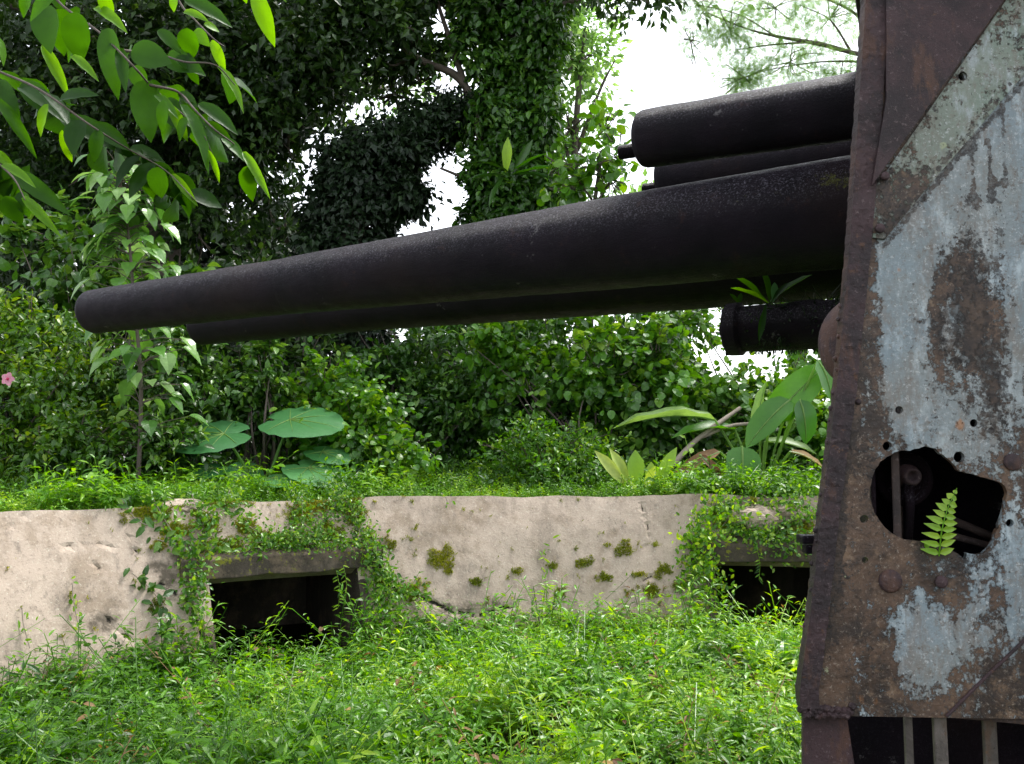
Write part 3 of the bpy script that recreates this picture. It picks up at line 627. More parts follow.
def bush(name, label, cat, base, blobs, t, mat, size, group=None, stem=True, m=16, r0=.02, **kw):
    """base (px,Y); blobs list of (px,py,Y,rx,rz,depth,n)"""
    b = at(base[0], 480, base[1]); b = (b.x, b.y, gz(b.x, b.y)-.03); e = empty(name, b, label, cat, group)
    g = Geo(); C = []
    for q in blobs: C.append(pblob(g, t, *q[:6], q[6], size, **kw))
    sh = Geo(); s_ = Geo()
    for q in blobs:                                       # stray shoots give the bush an uneven outline
        c = np.array(at(q[0], q[1], q[2])); k_ = q[2]/F; rad = np.array([q[3]*k_, q[5], q[4]*k_])
        for _ in range(int(7+q[3]/5)):
            d = nrm(rng.normal(size=3)*np.array([1, .8, .7])+np.array([0, 0, .65])); a_ = c+d*rad*.75; b_ = c+d*rad*rng.uniform(1.15, 1.6)+np.array([0, 0, .05]); 
            cv = curve([a_, (a_+b_)/2+rng.normal(size=3)*.04, b_], 5); tube(s_, cv, list(np.linspace(.007, .002, len(cv))), 4)
            n_ = rng.integers(9, 18); P_ = np.array([cv[j] for j in rng.integers(2, len(cv), n_)])+rng.normal(size=(n_, 3))*.02
            if kw.get('gaps') and open_sky(P_[:1])[0]: continue
            scatter(g, t, P_, d*.5+rng.normal(size=(n_, 3))*.7, rng.normal(size=(n_, 3))*.5+np.array([0, 0, 1]), size*rng.uniform(.7, 1.4, n_), np.clip(rng.random(n_)+.15, 0, 1))
    g.build('foliage', LM[mat], e)
    if stem:
        twigs(s_, b, np.concatenate(C), r0, m); s_.build('stem', BARK, e)
    return e
# ------------------------------------------------------------------ far woods (one mass)
g = Geo()
for (x, y, Y, rx, rz, dep, n) in [(-60, 200, 20, 120, 260, 2, 9000), (90, 150, 19, 120, 230, 2, 9000), (60, 380, 17, 170, 110, 1.5, 7000), (215, 40, 20, 90, 120, 2, 6000), (205, 300, 18, 75, 150, 1.5, 6000),
                                   (260, 330, 17, 60, 110, 1.2, 4000), (430, 395, 18, 110, 60, 1.5, 5000), (590, 400, 19, 130, 66, 1.5, 5500), (700, 440, 18, 110, 40, 1.5, 2200), (-250, 200, 18, 150, 300, 2, 5000), (330, 10, 20, 90, 60, 2, 2600), (880, 440, 19, 150, 50, 2, 2500)]:
    pblob(g, L_FAR, x, y, Y, rx, rz, dep, n, .3, clump=.45, gap=.33, gsc=.7, seed=int(x) % 9, gaps=True)
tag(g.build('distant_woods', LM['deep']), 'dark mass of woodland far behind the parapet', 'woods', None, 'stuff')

# ------------------------------------------------------------------ trees
def tree(name, label, trunk, limbs, blobs, t, mat, size, bark=BARK, group=None, tw=.03, **kw):
    e = empty(name, tuple(trunk[0][:3]), label, 'tree', group)
    g = Geo(); pts = [p[:3] for p in trunk]; rad = [p[3] for p in trunk]
    c = curve([np.array([*p, r]) for p, r in zip(pts, rad)], 6); tube(g, [q[:3] for q in c], [q[3] for q in c], 14, True, None, .12, 3); tr = g.build('trunk', bark, e, True)
    for lb in limbs:
        g = Geo(); c = curve([np.array(p) for p in lb], 6); tube(g, [q[:3] for q in c], [max(.006, q[3]) for q in c], 8, True, None, .1, 4); g.build('limb', bark, tr, True)
    g = Geo(); C = []
    for q in blobs: C.append((pblob(g, t, *q[:6], q[6], size, **kw), q))
    g.build('crown', LM[mat], e)
    g = Geo()
    for cc, q in C:
        b = np.array(at(q[0], q[1], q[2])); 
        twigs(g, b, cc, tw, 10)
    g.build('twigs', bark, tr)
    return e
def A(px, py, Y, r): v = at(px, py, Y); return (v.x, v.y, v.z, r)
def foot(px, Y, r): v = at(px, 460, Y); return (v.x, v.y, gz(v.x, v.y)-.1, r)
# big dark tree at the upper left
tree('broadleaf_tree', 'large dark leafed tree whose crown fills the upper left behind the hanging branches', [foot(150, 14, .35), A(160, 300, 14, .3), A(175, 100, 14, .26), A(220, -80, 14, .2)],
     [[A(170, 180, 14, .16), A(240, 90, 13.6, .1), A(330, 20, 13.2, .05)], [A(175, 100, 14, .16), A(90, 40, 13.5, .1), A(0, 0, 13, .05)], [A(175, 120, 14, .12), A(270, 150, 13.5, .08), A(320, 110, 13.5, .04)]],
     [(60, 60, 13, 110, 110, 1.4, 8000), (180, 40, 13, 90, 90, 1.3, 8000), (240, 130, 13.3, 60, 80, 1.1, 5500), (300, 60, 12.8, 62, 70, 1.2, 6000), (365, 22, 12.8, 55, 42, 1., 4200), (200, 230, 14, 60, 60, 1.1, 3500), (20, 220, 13.5, 100, 100, 1.3, 6000), (120, 170, 13.5, 80, 80, 1.2, 5500), (290, 125, 13, 26, 34, .6, 900),
      (100, -160, 13, 200, 100, 2, 6000), (330, -120, 13, 130, 70, 2, 4000), (290, 245, 13.6, 20, 60, .7, 1200)],
     L_FAR, 'dark', .15, clump=.32, gap=.36, gsc=1.6, seed=4, gaps=True)
# dead trunk smothered by vine, the dark column left of the middle
tr2 = [foot(352, 12.6, .26), A(350, 360, 12.6, .24), A(352, 230, 12.5, .22), A(375, 165, 12.6, .2), A(430, 130, 12.8, .17), A(480, 105, 13, .14)]
e = empty('leaning_tree', tr2[0][:3], 'vine smothered leaning tree bending right into the tall tree', 'tree')
g = Geo(); c = curve([np.array(p) for p in tr2], 8); tube(g, [q[:3] for q in c], [q[3] for q in c], 12, True, None, .12, 5); g.build('trunk', BARK, e, True)
def cloak(g, t, path, n, size, seed=0, thr=0., clump=.12, down=.9, lump=.4):
    """leaves all over a tube; path: (px,py,Y,r_px) """
    pts = np.array([[*at(p[0], p[1], p[2]), p[3]*p[2]/F] for p in path]); c = np.array(curve(list(pts), 20))
    L = np.r_[0, np.cumsum(np.linalg.norm(np.diff(c[:, :3], axis=0), axis=1))]; s_ = rng.random(n)*L[-1]
    Q = np.stack([np.interp(s_, L, c[:, i]) for i in range(4)], 1); o = rdir(n); o[:, 2] *= .35; o = nrm(o)
    r = Q[:, 3]*(.55+.5*rng.random(n)**.5); P = Q[:, :3]+o*r[:, None]
    P = Q[:, :3]+o*(r*(1-lump/2+lump*1.4*(fbm(P, 1.7, seed)-.2)))[:, None]
    k = fbm(P, 2.2, seed+3, 2) > thr; P = P[k]; o = o[k]; n = len(P)
    N = nrm(o+np.array([0, 0, .5])+rng.normal(size=(n, 3))*.4); D = nrm(np.array([0, 0, -down*.6])+o*.6+rng.normal(size=(n, 3))*.7)
    scatter(g, t, P, D, N, size*rng.uniform(.6, 1.4, n), np.clip(fbm(P, 1.5, seed+7)*.6+rng.random(n)*.45-.05, 0, 1))
v = empty('climbing_vine', tr2[0][:3], 'dark blue green vine cloak hanging over the leaning tree', 'vine')
g = Geo(); cloak(g, L_FAR, [(350, 480, 12.6, 44), (352, 400, 12.6, 48), (350, 320, 12.5, 46), (354, 240, 12.5, 44), (362, 180, 12.5, 48), (392, 145, 12.6, 44), (430, 128, 12.8, 36), (478, 105, 13, 32)], 24000, .11, 2, .25)
for x, y, r in [(330, 210, 26), (378, 200, 30), (402, 165, 28), (340, 160, 28), (318, 250, 16), (410, 200, 10)]: pblob(g, L_FAR, x, y, 12.4, r, r*1.2, .35, 900, .13, clump=.15, hang=.9)
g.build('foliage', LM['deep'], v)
# tall vine clad tree in the middle
tr1 = [foot(512, 13, .34), A(512, 300, 13, .32), A(514, 180, 13, .3), A(520, 80, 13, .28), A(530, -20, 13, .24), A(540, -200, 13, .18)]
tree('tall_tree', 'tall vine clad tree rising behind the middle of the barrels with bird nest fern', tr1,
     [[A(480, 140, 12.6, .05), A(472, 100, 12.6, .055), A(455, 75, 12.6, .06), A(425, 62, 12.5, .05), A(398, 45, 12.5, .03)], [A(468, 92, 12.6, .05), A(460, 70, 12.6, .045), A(450, 40, 12.6, .04), A(440, 10, 12.6, .03), A(425, -40, 12.6, .03)],
      [A(520, 80, 13, .12), A(545, 20, 12.7, .07), A(575, -20, 12.5, .05)], [A(520, 30, 13, .12), A(530, 10, 12.6, .06), A(560, 5, 12.4, .04), A(610, -12, 12.3, .03)], [A(500, 190, 12.8, .05), A(470, 180, 12.6, .03), A(440, 168, 12.5, .02)]],
     [(430, -10, 12.8, 60, 36, 1, 2600), (500, -30, 12.8, 80, 40, 1.2, 3500), (560, -20, 12.8, 70, 26, 1, 1500), (640, -2, 12.2, 50, 14, .8, 900), (410, 60, 12.8, 34, 26, .8, 900), (520, -170, 13, 200, 100, 2, 5000), (395, 95, 13.2, 30, 22, .7, 500)],
     L_FAR, 'dark', .14, clump=.28, gap=.3, gsc=1.8, seed=5, gaps=True)
v = empty('climbing_vine', tr1[0][:3], 'lush green vine covering the tall tree trunk in the middle', 'vine')
g = Geo(); cloak(g, L_MID, [(515, 480, 12.9, 60), (515, 380, 12.9, 55), (514, 290, 12.9, 50), (510, 215, 12.9, 48), (514, 170, 12.9, 46), (518, 110, 12.9, 42), (518, 50, 12.9, 46), (522, -10, 12.9, 50), (530, -60, 12.9, 50)], 26000, .125, 6, .3, lump=.8)
for x, y, r in [(480, 60, 26), (548, 40, 26), (560, 90, 18), (548, 130, 22), (478, 190, 18), (556, 185, 24), (545, 10, 30), (470, 20, 22), (500, 215, 30), (530, 100, 26), (490, 120, 24)]: pblob(g, L_MID, x, y, 12.6, r, r*1.1, .35, 900, .12, clump=.2, hang=.7, seed=x % 7, gap=.36, gsc=2, gaps=True)
g.build('foliage', LM['mid'], v)
# thin paler tree beyond, right of the tall one
tree('slender_tree', 'thin pale leaved tree against the bright sky just right of the tall tree', [foot(575, 17, .12), A(580, 300, 17, .1), A(575, 150, 17, .07), A(585, 30, 17, .04)],
     [[A(577, 150, 17, .05), A(600, 90, 17, .03), A(615, 60, 17, .015)], [A(577, 190, 17, .05), A(560, 120, 17, .03), A(560, 70, 17, .015)]],
     [(580, 60, 17, 40, 55, .9, 1700), (570, 130, 17, 28, 40, .8, 900), (560, 25, 17, 26, 26, .7, 600), (640, 205, 17, 50, 26, .8, 600), (380, 90, 18, 90, 40, 1.2, 900)], L_FAR, 'pale', .17, clump=.25, gap=.4, gsc=1.8, seed=8)
# small round leaved tree by the sky gap
tree('young_tree', 'small round leaved tree reaching into the sky gap left of the upper cylinder', [foot(585, 11.4, .06), A(590, 320, 11.4, .05), A(592, 230, 11.3, .035), A(602, 150, 11.2, .02)],
     [[A(592, 210, 11.3, .02), A(615, 170, 11.2, .012), A(622, 125, 11.2, .008)], [A(592, 200, 11.3, .02), A(575, 175, 11.2, .01)]],
     [(604, 130, 11.2, 20, 16, .3, 49), (595, 165, 11.2, 24, 20, .3, 88), (620, 160, 11.2, 10, 16, .2, 22), (575, 190, 11.3, 22, 16, .3, 82), (610, 180, 11.2, 12, 14, .3, 44), (560, 165, 11.4, 18, 18, .3, 44)], L_ROUND, 'bright', .13, clump=.12, nsub=26, tw=.01)
# lacy feather leaved tree above the upper cylinder
FE = []
for s_ in (-1, 1):
    for i in range(7): FE.append(xf(L_TUFT, (0, .12+i*.12, 0), (s_, .35, -.1), (0, 0, 1), .22*(1-.09*abs(i-3))))
FEATHER = merge(FE)
e = tree('feathery_tree', 'feathery leaved tree spreading fine branches above the upper cylinder', [foot(1150, 13, .3), A(1120, 200, 13, .25), A(1060, 60, 12.6, .14), A(960, 65, 12.3, .06), A(870, 56, 12, .035), A(820, 44, 12, .03), A(775, 36, 12, .02), A(745, 28, 12, .012), A(705, 12, 12, .008)],
     [[A(900, 60, 12.1, .03), A(850, 10, 12, .02), A(790, -10, 12, .012), A(740, -12, 12, .006)], [A(812, 42, 12, .018), A(770, 45, 12, .012), A(735, 50, 12, .006)], [A(880, 62, 12, .025), A(820, 62, 12.2, .012), A(760, 72, 12.2, .007), A(720, 88, 12.2, .005)], [A(775, 36, 12, .012), A(740, 15, 11.9, .008), A(700, 5, 11.8, .005)],
      [A(850, 50, 12, .02), A(830, 20, 12, .01), A(800, 5, 12, .005)], [A(960, 65, 12, .03), A(850, 86, 12, .012), A(800, 84, 12, .006)]],
     [(730, 30, 12, 38, 30, .5, 900), (775, 8, 12, 45, 16, .5, 780), (830, 18, 12.2, 40, 20, .6, 900), (790, 62, 12.3, 50, 22, .6, 1140), (745, 78, 12.3, 32, 14, .4, 780), (840, 78, 12.3, 34, 18, .5, 780), (705, 10, 12, 20, 18, .4, 360), (880, -40, 12, 120, 40, 1, 900), (690, 40, 12, 16, 30, .4, 240), (940, 40, 12, 60, 60, 1., 900)],
     FEATHER, 'pale', .14, clump=.16, nsub=60, tw=.009)

# ------------------------------------------------------------------ bushes behind the parapet
bush('hibiscus_bush', 'yellow green hibiscus hedge at the far left with one pink flower', 'bush', (20, 8.6), [(30, 350, 8.8, 70, 42, .6, 3900), (20, 420, 8.4, 80, 55, .6, 5400), (110, 400, 8.8, 50, 50, .5, 3600), (-90, 380, 8.6, 80, 90, .7, 2250), (60, 450, 8.1, 70, 25, .4, 2250)], L_MID, 'hedge', 0.071, clump=.14, hang=.5, gap=.28, gsc=3, seed=1)
bush('hibiscus_bush', 'dense small leaved bush below the muzzles beside the sapling', 'bush', (190, 8.9), [(175, 400, 9., 48, 52, .5, 3600), (245, 400, 9.4, 40, 45, .5, 2400), (150, 450, 8.3, 55, 28, .4, 2100)], L_MID, 'mid', 0.080, clump=.14, hang=.4, gap=.28, gsc=3, seed=2)
bush('leafy_bush', 'dark dense bush behind the giant taro leaves', 'bush', (285, 10.4), [(290, 400, 10.4, 50, 70, .6, 4800), (230, 330, 10.8, 50, 60, .6, 3900)], L_MID, 'dark', 0.101, clump=.18, gap=.4, gsc=2.4, seed=3, gaps=True)
bush('leafy_bush', 'bright rounded bush right of the giant taro leaves', 'bush', (350, 9.2), [(345, 440, 9.2, 46, 42, .45, 3900), (375, 462, 9, 40, 22, .35, 1800), (328, 400, 9.5, 26, 30, .35, 1200)], L_ROUND, 'bright', 0.071, clump=.12, gap=.25, gsc=3, seed=4)
bush('leafy_bush', 'open twiggy bush with dark gaps left of centre under the barrels', 'bush', (430, 11.3), [(410, 390, 11.4, 55, 55, .7, 4200), (470, 420, 11.2, 48, 48, .6, 3450), (440, 345, 11.8, 50, 30, .6, 1950)], L_MID, 'mid', 0.101, clump=.2, gap=.4, gsc=2.2, seed=5, gaps=True)
bush('leafy_bush', 'tall mid green bush of rounded leaves directly under the middle of the barrels', 'bush', (560, 16), [(560, 370, 11.2, 62, 58, .7, 4350), (545, 430, 10.8, 56, 45, .6, 3450)], L_ROUND, 'mid', 0.092, clump=.18, gap=.4, gsc=2.4, seed=6, gaps=True)
bush('leafy_bush', 'leafy bush rising toward the sky gap right of centre', 'bush', (650, 10.8), [(640, 350, 11, 50, 50, .6, 3150), (680, 400, 10.8, 48, 56, .6, 3600), (625, 420, 10.6, 44, 44, .6, 3000), (700, 335, 11.4, 24, 24, .4, 630)], L_ROUND, 'mid', 0.097, clump=.17, gap=.4, gsc=2.4, seed=7, gaps=True, bias=.12)
bush('low_bush', 'low fine leaved bush just behind the parapet in the middle', 'bush', (545, 9.5), [(545, 460, 9.5, 55, 28, .4, 3450), (590, 470, 9.4, 30, 18, .3, 1350)], L_MID, 'bright', 0.059, clump=.12, hang=.1, gap=.25, gsc=3.4, seed=8)
bush('low_bush', 'yellow green tangle behind the banana leaves beside the shield', 'bush', (780, 10.2), [(780, 430, 10.4, 60, 30, .6, 3000), (745, 400, 10.8, 32, 26, .5, 1050), (800, 350, 11.5, 26, 50, .6, 675), (830, 440, 10, 40, 40, .5, 1350)], L_ROUND, 'bright', 0.084, clump=.16, gap=.4, gsc=2.6, seed=9, gaps=True)
bush('low_bush', 'loose vine tangle with open sky behind it right of the lower cylinder', 'bush', (800, 11), [(812, 350, 11, 22, 40, .4, 420), (700, 325, 11.5, 40, 28, .5, 420), (775, 395, 10.8, 40, 18, .5, 600), (720, 395, 10.6, 34, 26, .4, 800), (790, 310, 11.6, 40, 14, .4, 140)], L_ROUND, 'bright', .08, clump=.16, gap=.42, gsc=3, seed=12)
bush('leafy_bush', 'bright leaved vine heap under the sky gap right of centre', 'bush', (600, 10.2), [(600, 380, 10.3, 26, 46, .4, 900), (655, 380, 10.2, 30, 40, .4, 600), (500, 360, 10.6, 30, 30, .4, 700)], L_ROUND, 'bright', .1, clump=.2, gap=.42, gsc=3, seed=14, gaps=True)
bush('low_bush', 'narrow leafy shrub climbing beside the giant taro', 'bush', (268, 9.1), [(268, 385, 9.1, 18, 34, .2, 570), (268, 360, 9.1, 12, 14, .15, 135)], L_MID, 'mid', 0.092, clump=.09, seed=10)

def shoots(name_label, items, mat, t, size):
    pass
bush('leafy_bush', 'loose vine with mid green heart shaped leaves tangled behind the sapling and muzzles', 'bush', (90, 9.6), [(80, 250, 9.8, 55, 40, .4, 330), (170, 320, 9.6, 40, 40, .4, 300), (60, 310, 9.6, 50, 30, .4, 300), (200, 380, 9.2, 30, 30, .3, 160)], L_HEART, 'mid', .115, clump=.2, gap=.3, gsc=2.4, seed=16)
# flower
def one(name, label, cat, base): return empty(name, base, label, cat)
p = np.array(at(8, 379, 7.6)); e = empty('hibiscus_flower', p, 'single pink five petalled flower at the far left edge', 'flower')
g = Geo()
for k in range(5):
    q = k/5*2*math.pi; d = np.array([math.cos(q), -.25, math.sin(q)]); scatter(g, L_ROUND, [p+d*.004], [d], [(0.15, -1, .1)], [.056], np.array([.3+.1*k]), np.array([1.15]))
g.build('petal', LM['flower'], e); g = Geo(); tube(g, [p, p+np.array([.01, -.05, -.01])], [.004, .003], 6); lathe(g, p+np.array([0, -.004, 0]), (0, -1, 0), [(0, .014), (.004, .012), (.006, 0)], 10); 
k = NT('flower_centre'); g.build('pistil', k.done(k.bsdf((.4, .02, .08), .6)), e)

# ------------------------------------------------------------------ sapling with large glossy leaves
sb = at(138, 470, 7.9); sb = np.array([sb.x, sb.y, 1.15]); e = empty('sapling', sb, 'slender sapling with large pale heart shaped leaves beside the muzzles', 'sapling')
st = curve([sb, at(141, 390, 7.9), at(134, 300, 7.9), at(128, 230, 7.9), at(118, 165, 7.9)], 8); g = Geo(); tube(g, st, list(np.linspace(.022, .008, len(st))), 8, a=.3); g.build('stem', BARK, e, True)
g = Geo(); gs = Geo()
for i in range(230):
    t = rng.uniform(.15, 1) if i > 60 else rng.uniform(.75, 1.); q = st[int(t*(len(st)-1))]; an = rng.uniform(0, 6.28); ln = rng.uniform(.12, .5)*(1.15-t*.45)
    d = np.array([math.cos(an), math.sin(an)*.8, rng.uniform(.0, .5)]); b = q+nrm(d)*ln
    tube(gs, [q, (q+b)/2+np.array([0, 0, .03]), b], [.005, .004, .003], 5)
    scatter(g, L_HEART, [b], [d*np.array([1, 1, 0])+np.array([0, 0, -rng.uniform(.2, 1)])+rng.normal(size=3)*.2], [d*.5+np.array([0, -.35, 1])], [rng.uniform(.1, .22)])
g.build('foliage', LM['sap'], e); gs.build('twigs', BARK, e)

# ------------------------------------------------------------------ giant taro
tb = at(262, 492, 8.55); tb = np.array([tb.x, tb.y, 1.18]); e = empty('giant_taro', tb, 'giant taro with huge ribbed heart shaped leaves above the left opening', 'plant')
TV = []; TF = []
def taro_leaf():
    nr, ns = 9, 32; V = [(0, 0, 0)]; f = []
    for j in range(1, nr+1):
        for k in range(ns):
            q = -math.pi/2+2*math.pi*k/ns + 1e-4; x, y = math.cos(q), math.sin(q)
            rad = .5*(1+.28*y) * (1-.55*math.exp(-((q+math.pi/2)**2 if k <= ns/2 else (q-1.5*math.pi)**2)/.06)) * (1+.005*math.sin(q*9))
            r = rad*j/nr; z = -.28*(r**2) + .012*math.cos(q*14)*(j/nr) + .12*abs(x)*r; V.append((x*r, y*r*1.12, z))
    for k in range(ns): f.append((0, 1+k, 1+(k+1) % ns))
    for j in range(nr-1):
        for k in range(ns): a = 1+j*ns; f.append((a+k, a+ns+k, a+ns+(k+1) % ns, a+(k+1) % ns))
    return np.array(V), f
TL = taro_leaf()
def taro_mat():
    k = NT('taro_leaf'); b = leaf_mat
    return LM['taro']
for (x, y, Y, s_, dx, dy, dz, nx, ny, nz, a) in [(224, 434, 8.4, .66, -.9, -.3, -.12, -.1, -.55, 1, .35), (290, 420, 8.6, .74, 1., -.15, -.03, .0, -.45, 1, .6), (214, 468, 8.3, .36, -.4, -.8, -.2, 0, -.5, 1, .1), (308, 468, 8.35, .56, .9, -.5, -.3, .15, -.35, 1, .9), (272, 478, 8.2, .36, .5, -.5, -.1, 0, -.3, 1, 1.),
                                             (322, 452, 8.6, .42, .8, -.3, -.2, .1, -.3, .9, .7), (180, 462, 8.7, .32, -.8, -.2, -.1, 0, -.4, .9, .2), (245, 470, 8.5, .34, .2, -.6, -.5, .3, -.7, .5, .15)]:
    c = np.array(at(x, y, Y)); g = Geo(); scatter(g, TL, [c], [(dx, dy, dz)], [(nx, ny, nz)], [s_], np.array([a])); lf = g.build('leaf', LM['taro'], e, True)
    g = Geo(); tube(g, curve([tb, (tb+c)/2+np.array([0, 0, .05]), c-np.array([0, 0, .004])], 6), list(np.linspace(.022, .01, 13)), 8, a=.6)
    dd = nrm(np.array([dx, dy, dz])); nn = np.array([nx, ny, nz]); xx = nrm(np.cross(dd, nn)); zz = np.cross(xx, dd)
    for q in (0, .55, -.55, 1.15, -1.15, 1.9, -1.9):                      # pale ribs lie on the blade
        L = .5*s_*(1.2 if q == 0 else .85); dv = dd*math.cos(q)*1.12+xx*math.sin(q); P = []
        for j in range(6):
            r = j/5*L/s_; P.append(c+dv*r*s_+zz*s_*(-.28*r*r+.12*abs(math.sin(q))*r+.006))
        tube(g, P, [.006, .005, .004, .003, .002, .001], 5, a=1.)
    g.build('stalk', LM['nest'] if False else LM['pale'], lf, True)

# ------------------------------------------------------------------ banana-like plants on the right
BAN = leaf((0, .08, .2, .35, .5, .65, .8, .92, 1), (.015, .1, .155, .17, .17, .16, .13, .07, .01), .35, .5, .02)
def fronds(name, label, cat, base, items, mat='banana', tmpl=BAN, rib=True):
    e = empty(name, base, label, cat)
    for it in items:
        (x0, y0, Y0, x1, y1, Y1, wd, nv, a) = it[:9]; m_ = it[9] if len(it) > 9 else mat
        p0, p1 = np.array(at(x0, y0, Y0)), np.array(at(x1, y1, Y1)); L = np.linalg.norm(p1-p0)
        g = Geo(); scatter(g, tmpl, [p0], [p1-p0+np.array([0, 0, L*.12])], [nv], [L], np.array([a]), np.array([wd/(.34*L*F/Y0)])); lf = g.build('leaf', LM[m_], e, True)
        if rib:
            g = Geo(); d = nrm(p1-p0+np.array([0, 0, L*.12])); x = nrm(np.cross(d, nv)); z = np.cross(x, d)
            tube(g, curve([np.array(base), (np.array(base)*.35+p0*.65)+np.array([0, 0, .03]), p0], 4)+[p0+d*L*t-z*L*.35*t*t+z*.004 for t in (.2, .4, .6, .8, .97)], [.014]*9+[.011, .009, .007, .005, .002], 6, a=.9); g.build('rib', LM['pale'], lf)
    return e
bb = at(760, 478, 9.6); bb = (bb.x, bb.y, 1.15)
fronds('banana_plant', 'wide leaved banana plant beside the shield under the lower cylinder', 'plant', bb,
       [(770, 420, 9.3, 828, 368, 9., 34, (.3, -.8, .6), .5), (790, 400, 9.2, 750, 438, 9.0, 30, (-.4, -.8, .5), .35), (760, 438, 9.5, 752, 385, 9.4, 14, (-.9, -.5, .2), .9), (715, 420, 9.5, 620, 408, 9.4, 16, (0, -.3, 1), 1.), (735, 430, 9.6, 680, 425, 9.3, 16, (0, -.5, 1), .6),
        (742, 447, 8.9, 745, 486, 8.7, 34, (0, -1, .25), .3), (800, 400, 9.1, 812, 440, 9.0, 24, (.2, -.9, .3), .0), (765, 442, 9.5, 815, 445, 9.3, 14, (0, -.5, 1), 1.), (790, 452, 9.2, 825, 462, 9.1, 10, (0, -.5, 1), .8, 'dry'), (720, 452, 9.2, 672, 478, 9., 14, (0, -.7, .7), .6, 'dry'), (700, 455, 9.1, 730, 490, 8.9, 9, (0, -.7, .7), .3, 'dry'), (818, 360, 9.1, 838, 395, 9., 26, (.3, -.8, .4), .3)])
nb = at(640, 486, 8.75); nb = (nb.x, nb.y, 1.2)
NF = leaf((0, .15, .35, .55, .75, .9, 1), (.03, .09, .14, .165, .13, .06, .01), .15, .35, .01)
fronds('birds_nest_fern', 'yellow green upright fern blades standing on the parapet top', 'fern', nb, [(625, 486, 8.75, 595, 452, 8.7, 13, (.3, -1, .2), 1.), (630, 486, 8.75, 610, 448, 8.8, 12, (.3, -1, .2), .9), (636, 486, 8.7, 636, 450, 8.7, 18, (0, -1, .1), .2), (650, 486, 8.75, 652, 462, 8.75, 12, (0, -1, .1), .6), (655, 486, 8.7, 679, 448, 8.7, 13, (-.2, -1, .1), .3), (645, 488, 8.7, 656, 468, 8.6, 10, (0, -1, .2), .8)], 'nest', NF, False)
# nest fern in the tall tree, fern on the recuperator
tf = at(512, 172, 11.9)
fronds('birds_nest_fern', 'bird nest fern perched on the tall tree trunk above the barrels', 'fern', tuple(tf), [(506, 172, 11.75, 508, 137, 11.6, 11, (0, -1, .1), .8, 'fern'), (512, 172, 11.75, 545, 152, 11.4, 9, (0, -.5, 1), .2, 'banana'), (512, 175, 11.75, 556, 166, 11.4, 9, (0, -.5, 1), .2, 'banana'), (512, 175, 11.75, 552, 178, 11.3, 9, (0, -.5, 1), .0), (508, 172, 11.75, 478, 160, 11.4, 9, (0, -.5, 1), .2), (506, 176, 11.7, 470, 178, 11.3, 8, (0, -.5, 1), .1), (505, 176, 11.7, 488, 205, 11.4, 8, (-.5, -.8, .4), .3), (514, 170, 11.7, 535, 140, 11.6, 8, (.4, -.8, .4), .3)], 'mid', NF, False)
gf = at(769, 302, 4.1)
NF2 = leaf((0, .1, .25, .4, .55, .7, .85, .94, 1), (.02, .05, .09, .125, .14, .13, .09, .045, .004), .12, .45, .012)
fronds('birds_nest_fern', 'small strap leaved fern growing on top of the lower cylinder', 'fern', tuple(gf), [(767, 303, 4.08, 726, 270, 3.95, 13, (-.1, -.35, 1), .5, 'near'), (768, 303, 4.05, 732, 288, 3.9, 8, (-.1, -.4, 1), .8, 'near'), (769, 302, 4.08, 764, 265, 4.1, 14, (.6, -.8, .1), .2, 'near'), (770, 302, 4.05, 812, 274, 4.0, 13, (.1, -.4, 1), .3, 'near'), (773, 302, 4.05, 776, 282, 4.05, 10, (.1, -1, .1), .9, 'taro'), (771, 303, 4.02, 790, 282, 4.0, 8, (0, -.6, .8), .1, 'near'), (766, 304, 4., 760, 340, 3.95, 8, (-.3, -1, .1), .1, 'near'), (739, 304, 4.2, 731, 295, 4.15, 6, (0, -1, .4), .2, 'near'), (738, 305, 4.2, 742, 293, 4.2, 6, (0, -1, .2), .3, 'near')], 'near', NF2, False)
# moss and hanging rootlets on recuperator
g = Geo(); n = 1500; s_ = rng.random(n)*.75+.1; q = rng.random(n)*2*math.pi; lz = np.array(LX); x = np.array(PERP)
P = np.array(l0)+s_[:, None]*lz+.112*(np.cos(q)[:, None]*x+np.sin(q)[:, None]*np.array([0, 0, 1.])); O = nrm(P-np.array(l0)-s_[:, None]*lz); k = fbm(P, 9, 4) > .45
scatter(g, L_TUFT, P[k], (O+rng.normal(size=O.shape)*.6+np.array([0, 0, -.3]))[k], rdir(n)[k], rng.uniform(.012, .035, n)[k], rng.random(k.sum())*.4)
for i in range(26):
    a = np.array(l0)+lz*rng.uniform(.2, .85)+np.array([0, 0, .1]); tube(g, [a, a+np.array([rng.normal()*.02, rng.normal()*.02, rng.uniform(.02, .06)]), a+np.array([rng.normal()*.05, rng.normal()*.03, rng.uniform(.01, .09)])], [.0025, .002, .001], 4, a=0.)
tag(g.build('moss', LM['dark']), 'dark moss and rootlets on the lower cylinder', 'moss', None, 'stuff')
# fallen pale branch
g = Geo(); c = curve([at(662, 478, 9.2), at(690, 446, 9.4), at(712, 428, 9.5), (at(740, 408, 9.8))], 5); tube(g, c, list(np.linspace(.032, .022, len(c))), 9, rough=.15); tube(g, curve([at(700, 438, 9.45), at(735, 425, 9.6), at(780, 424, 9.8)], 4), .02, 7)
tag(g.build('fallen_branch', BARKP, None, True), 'pale dead branch leaning among the plants right of the upright fern blades', 'branch')

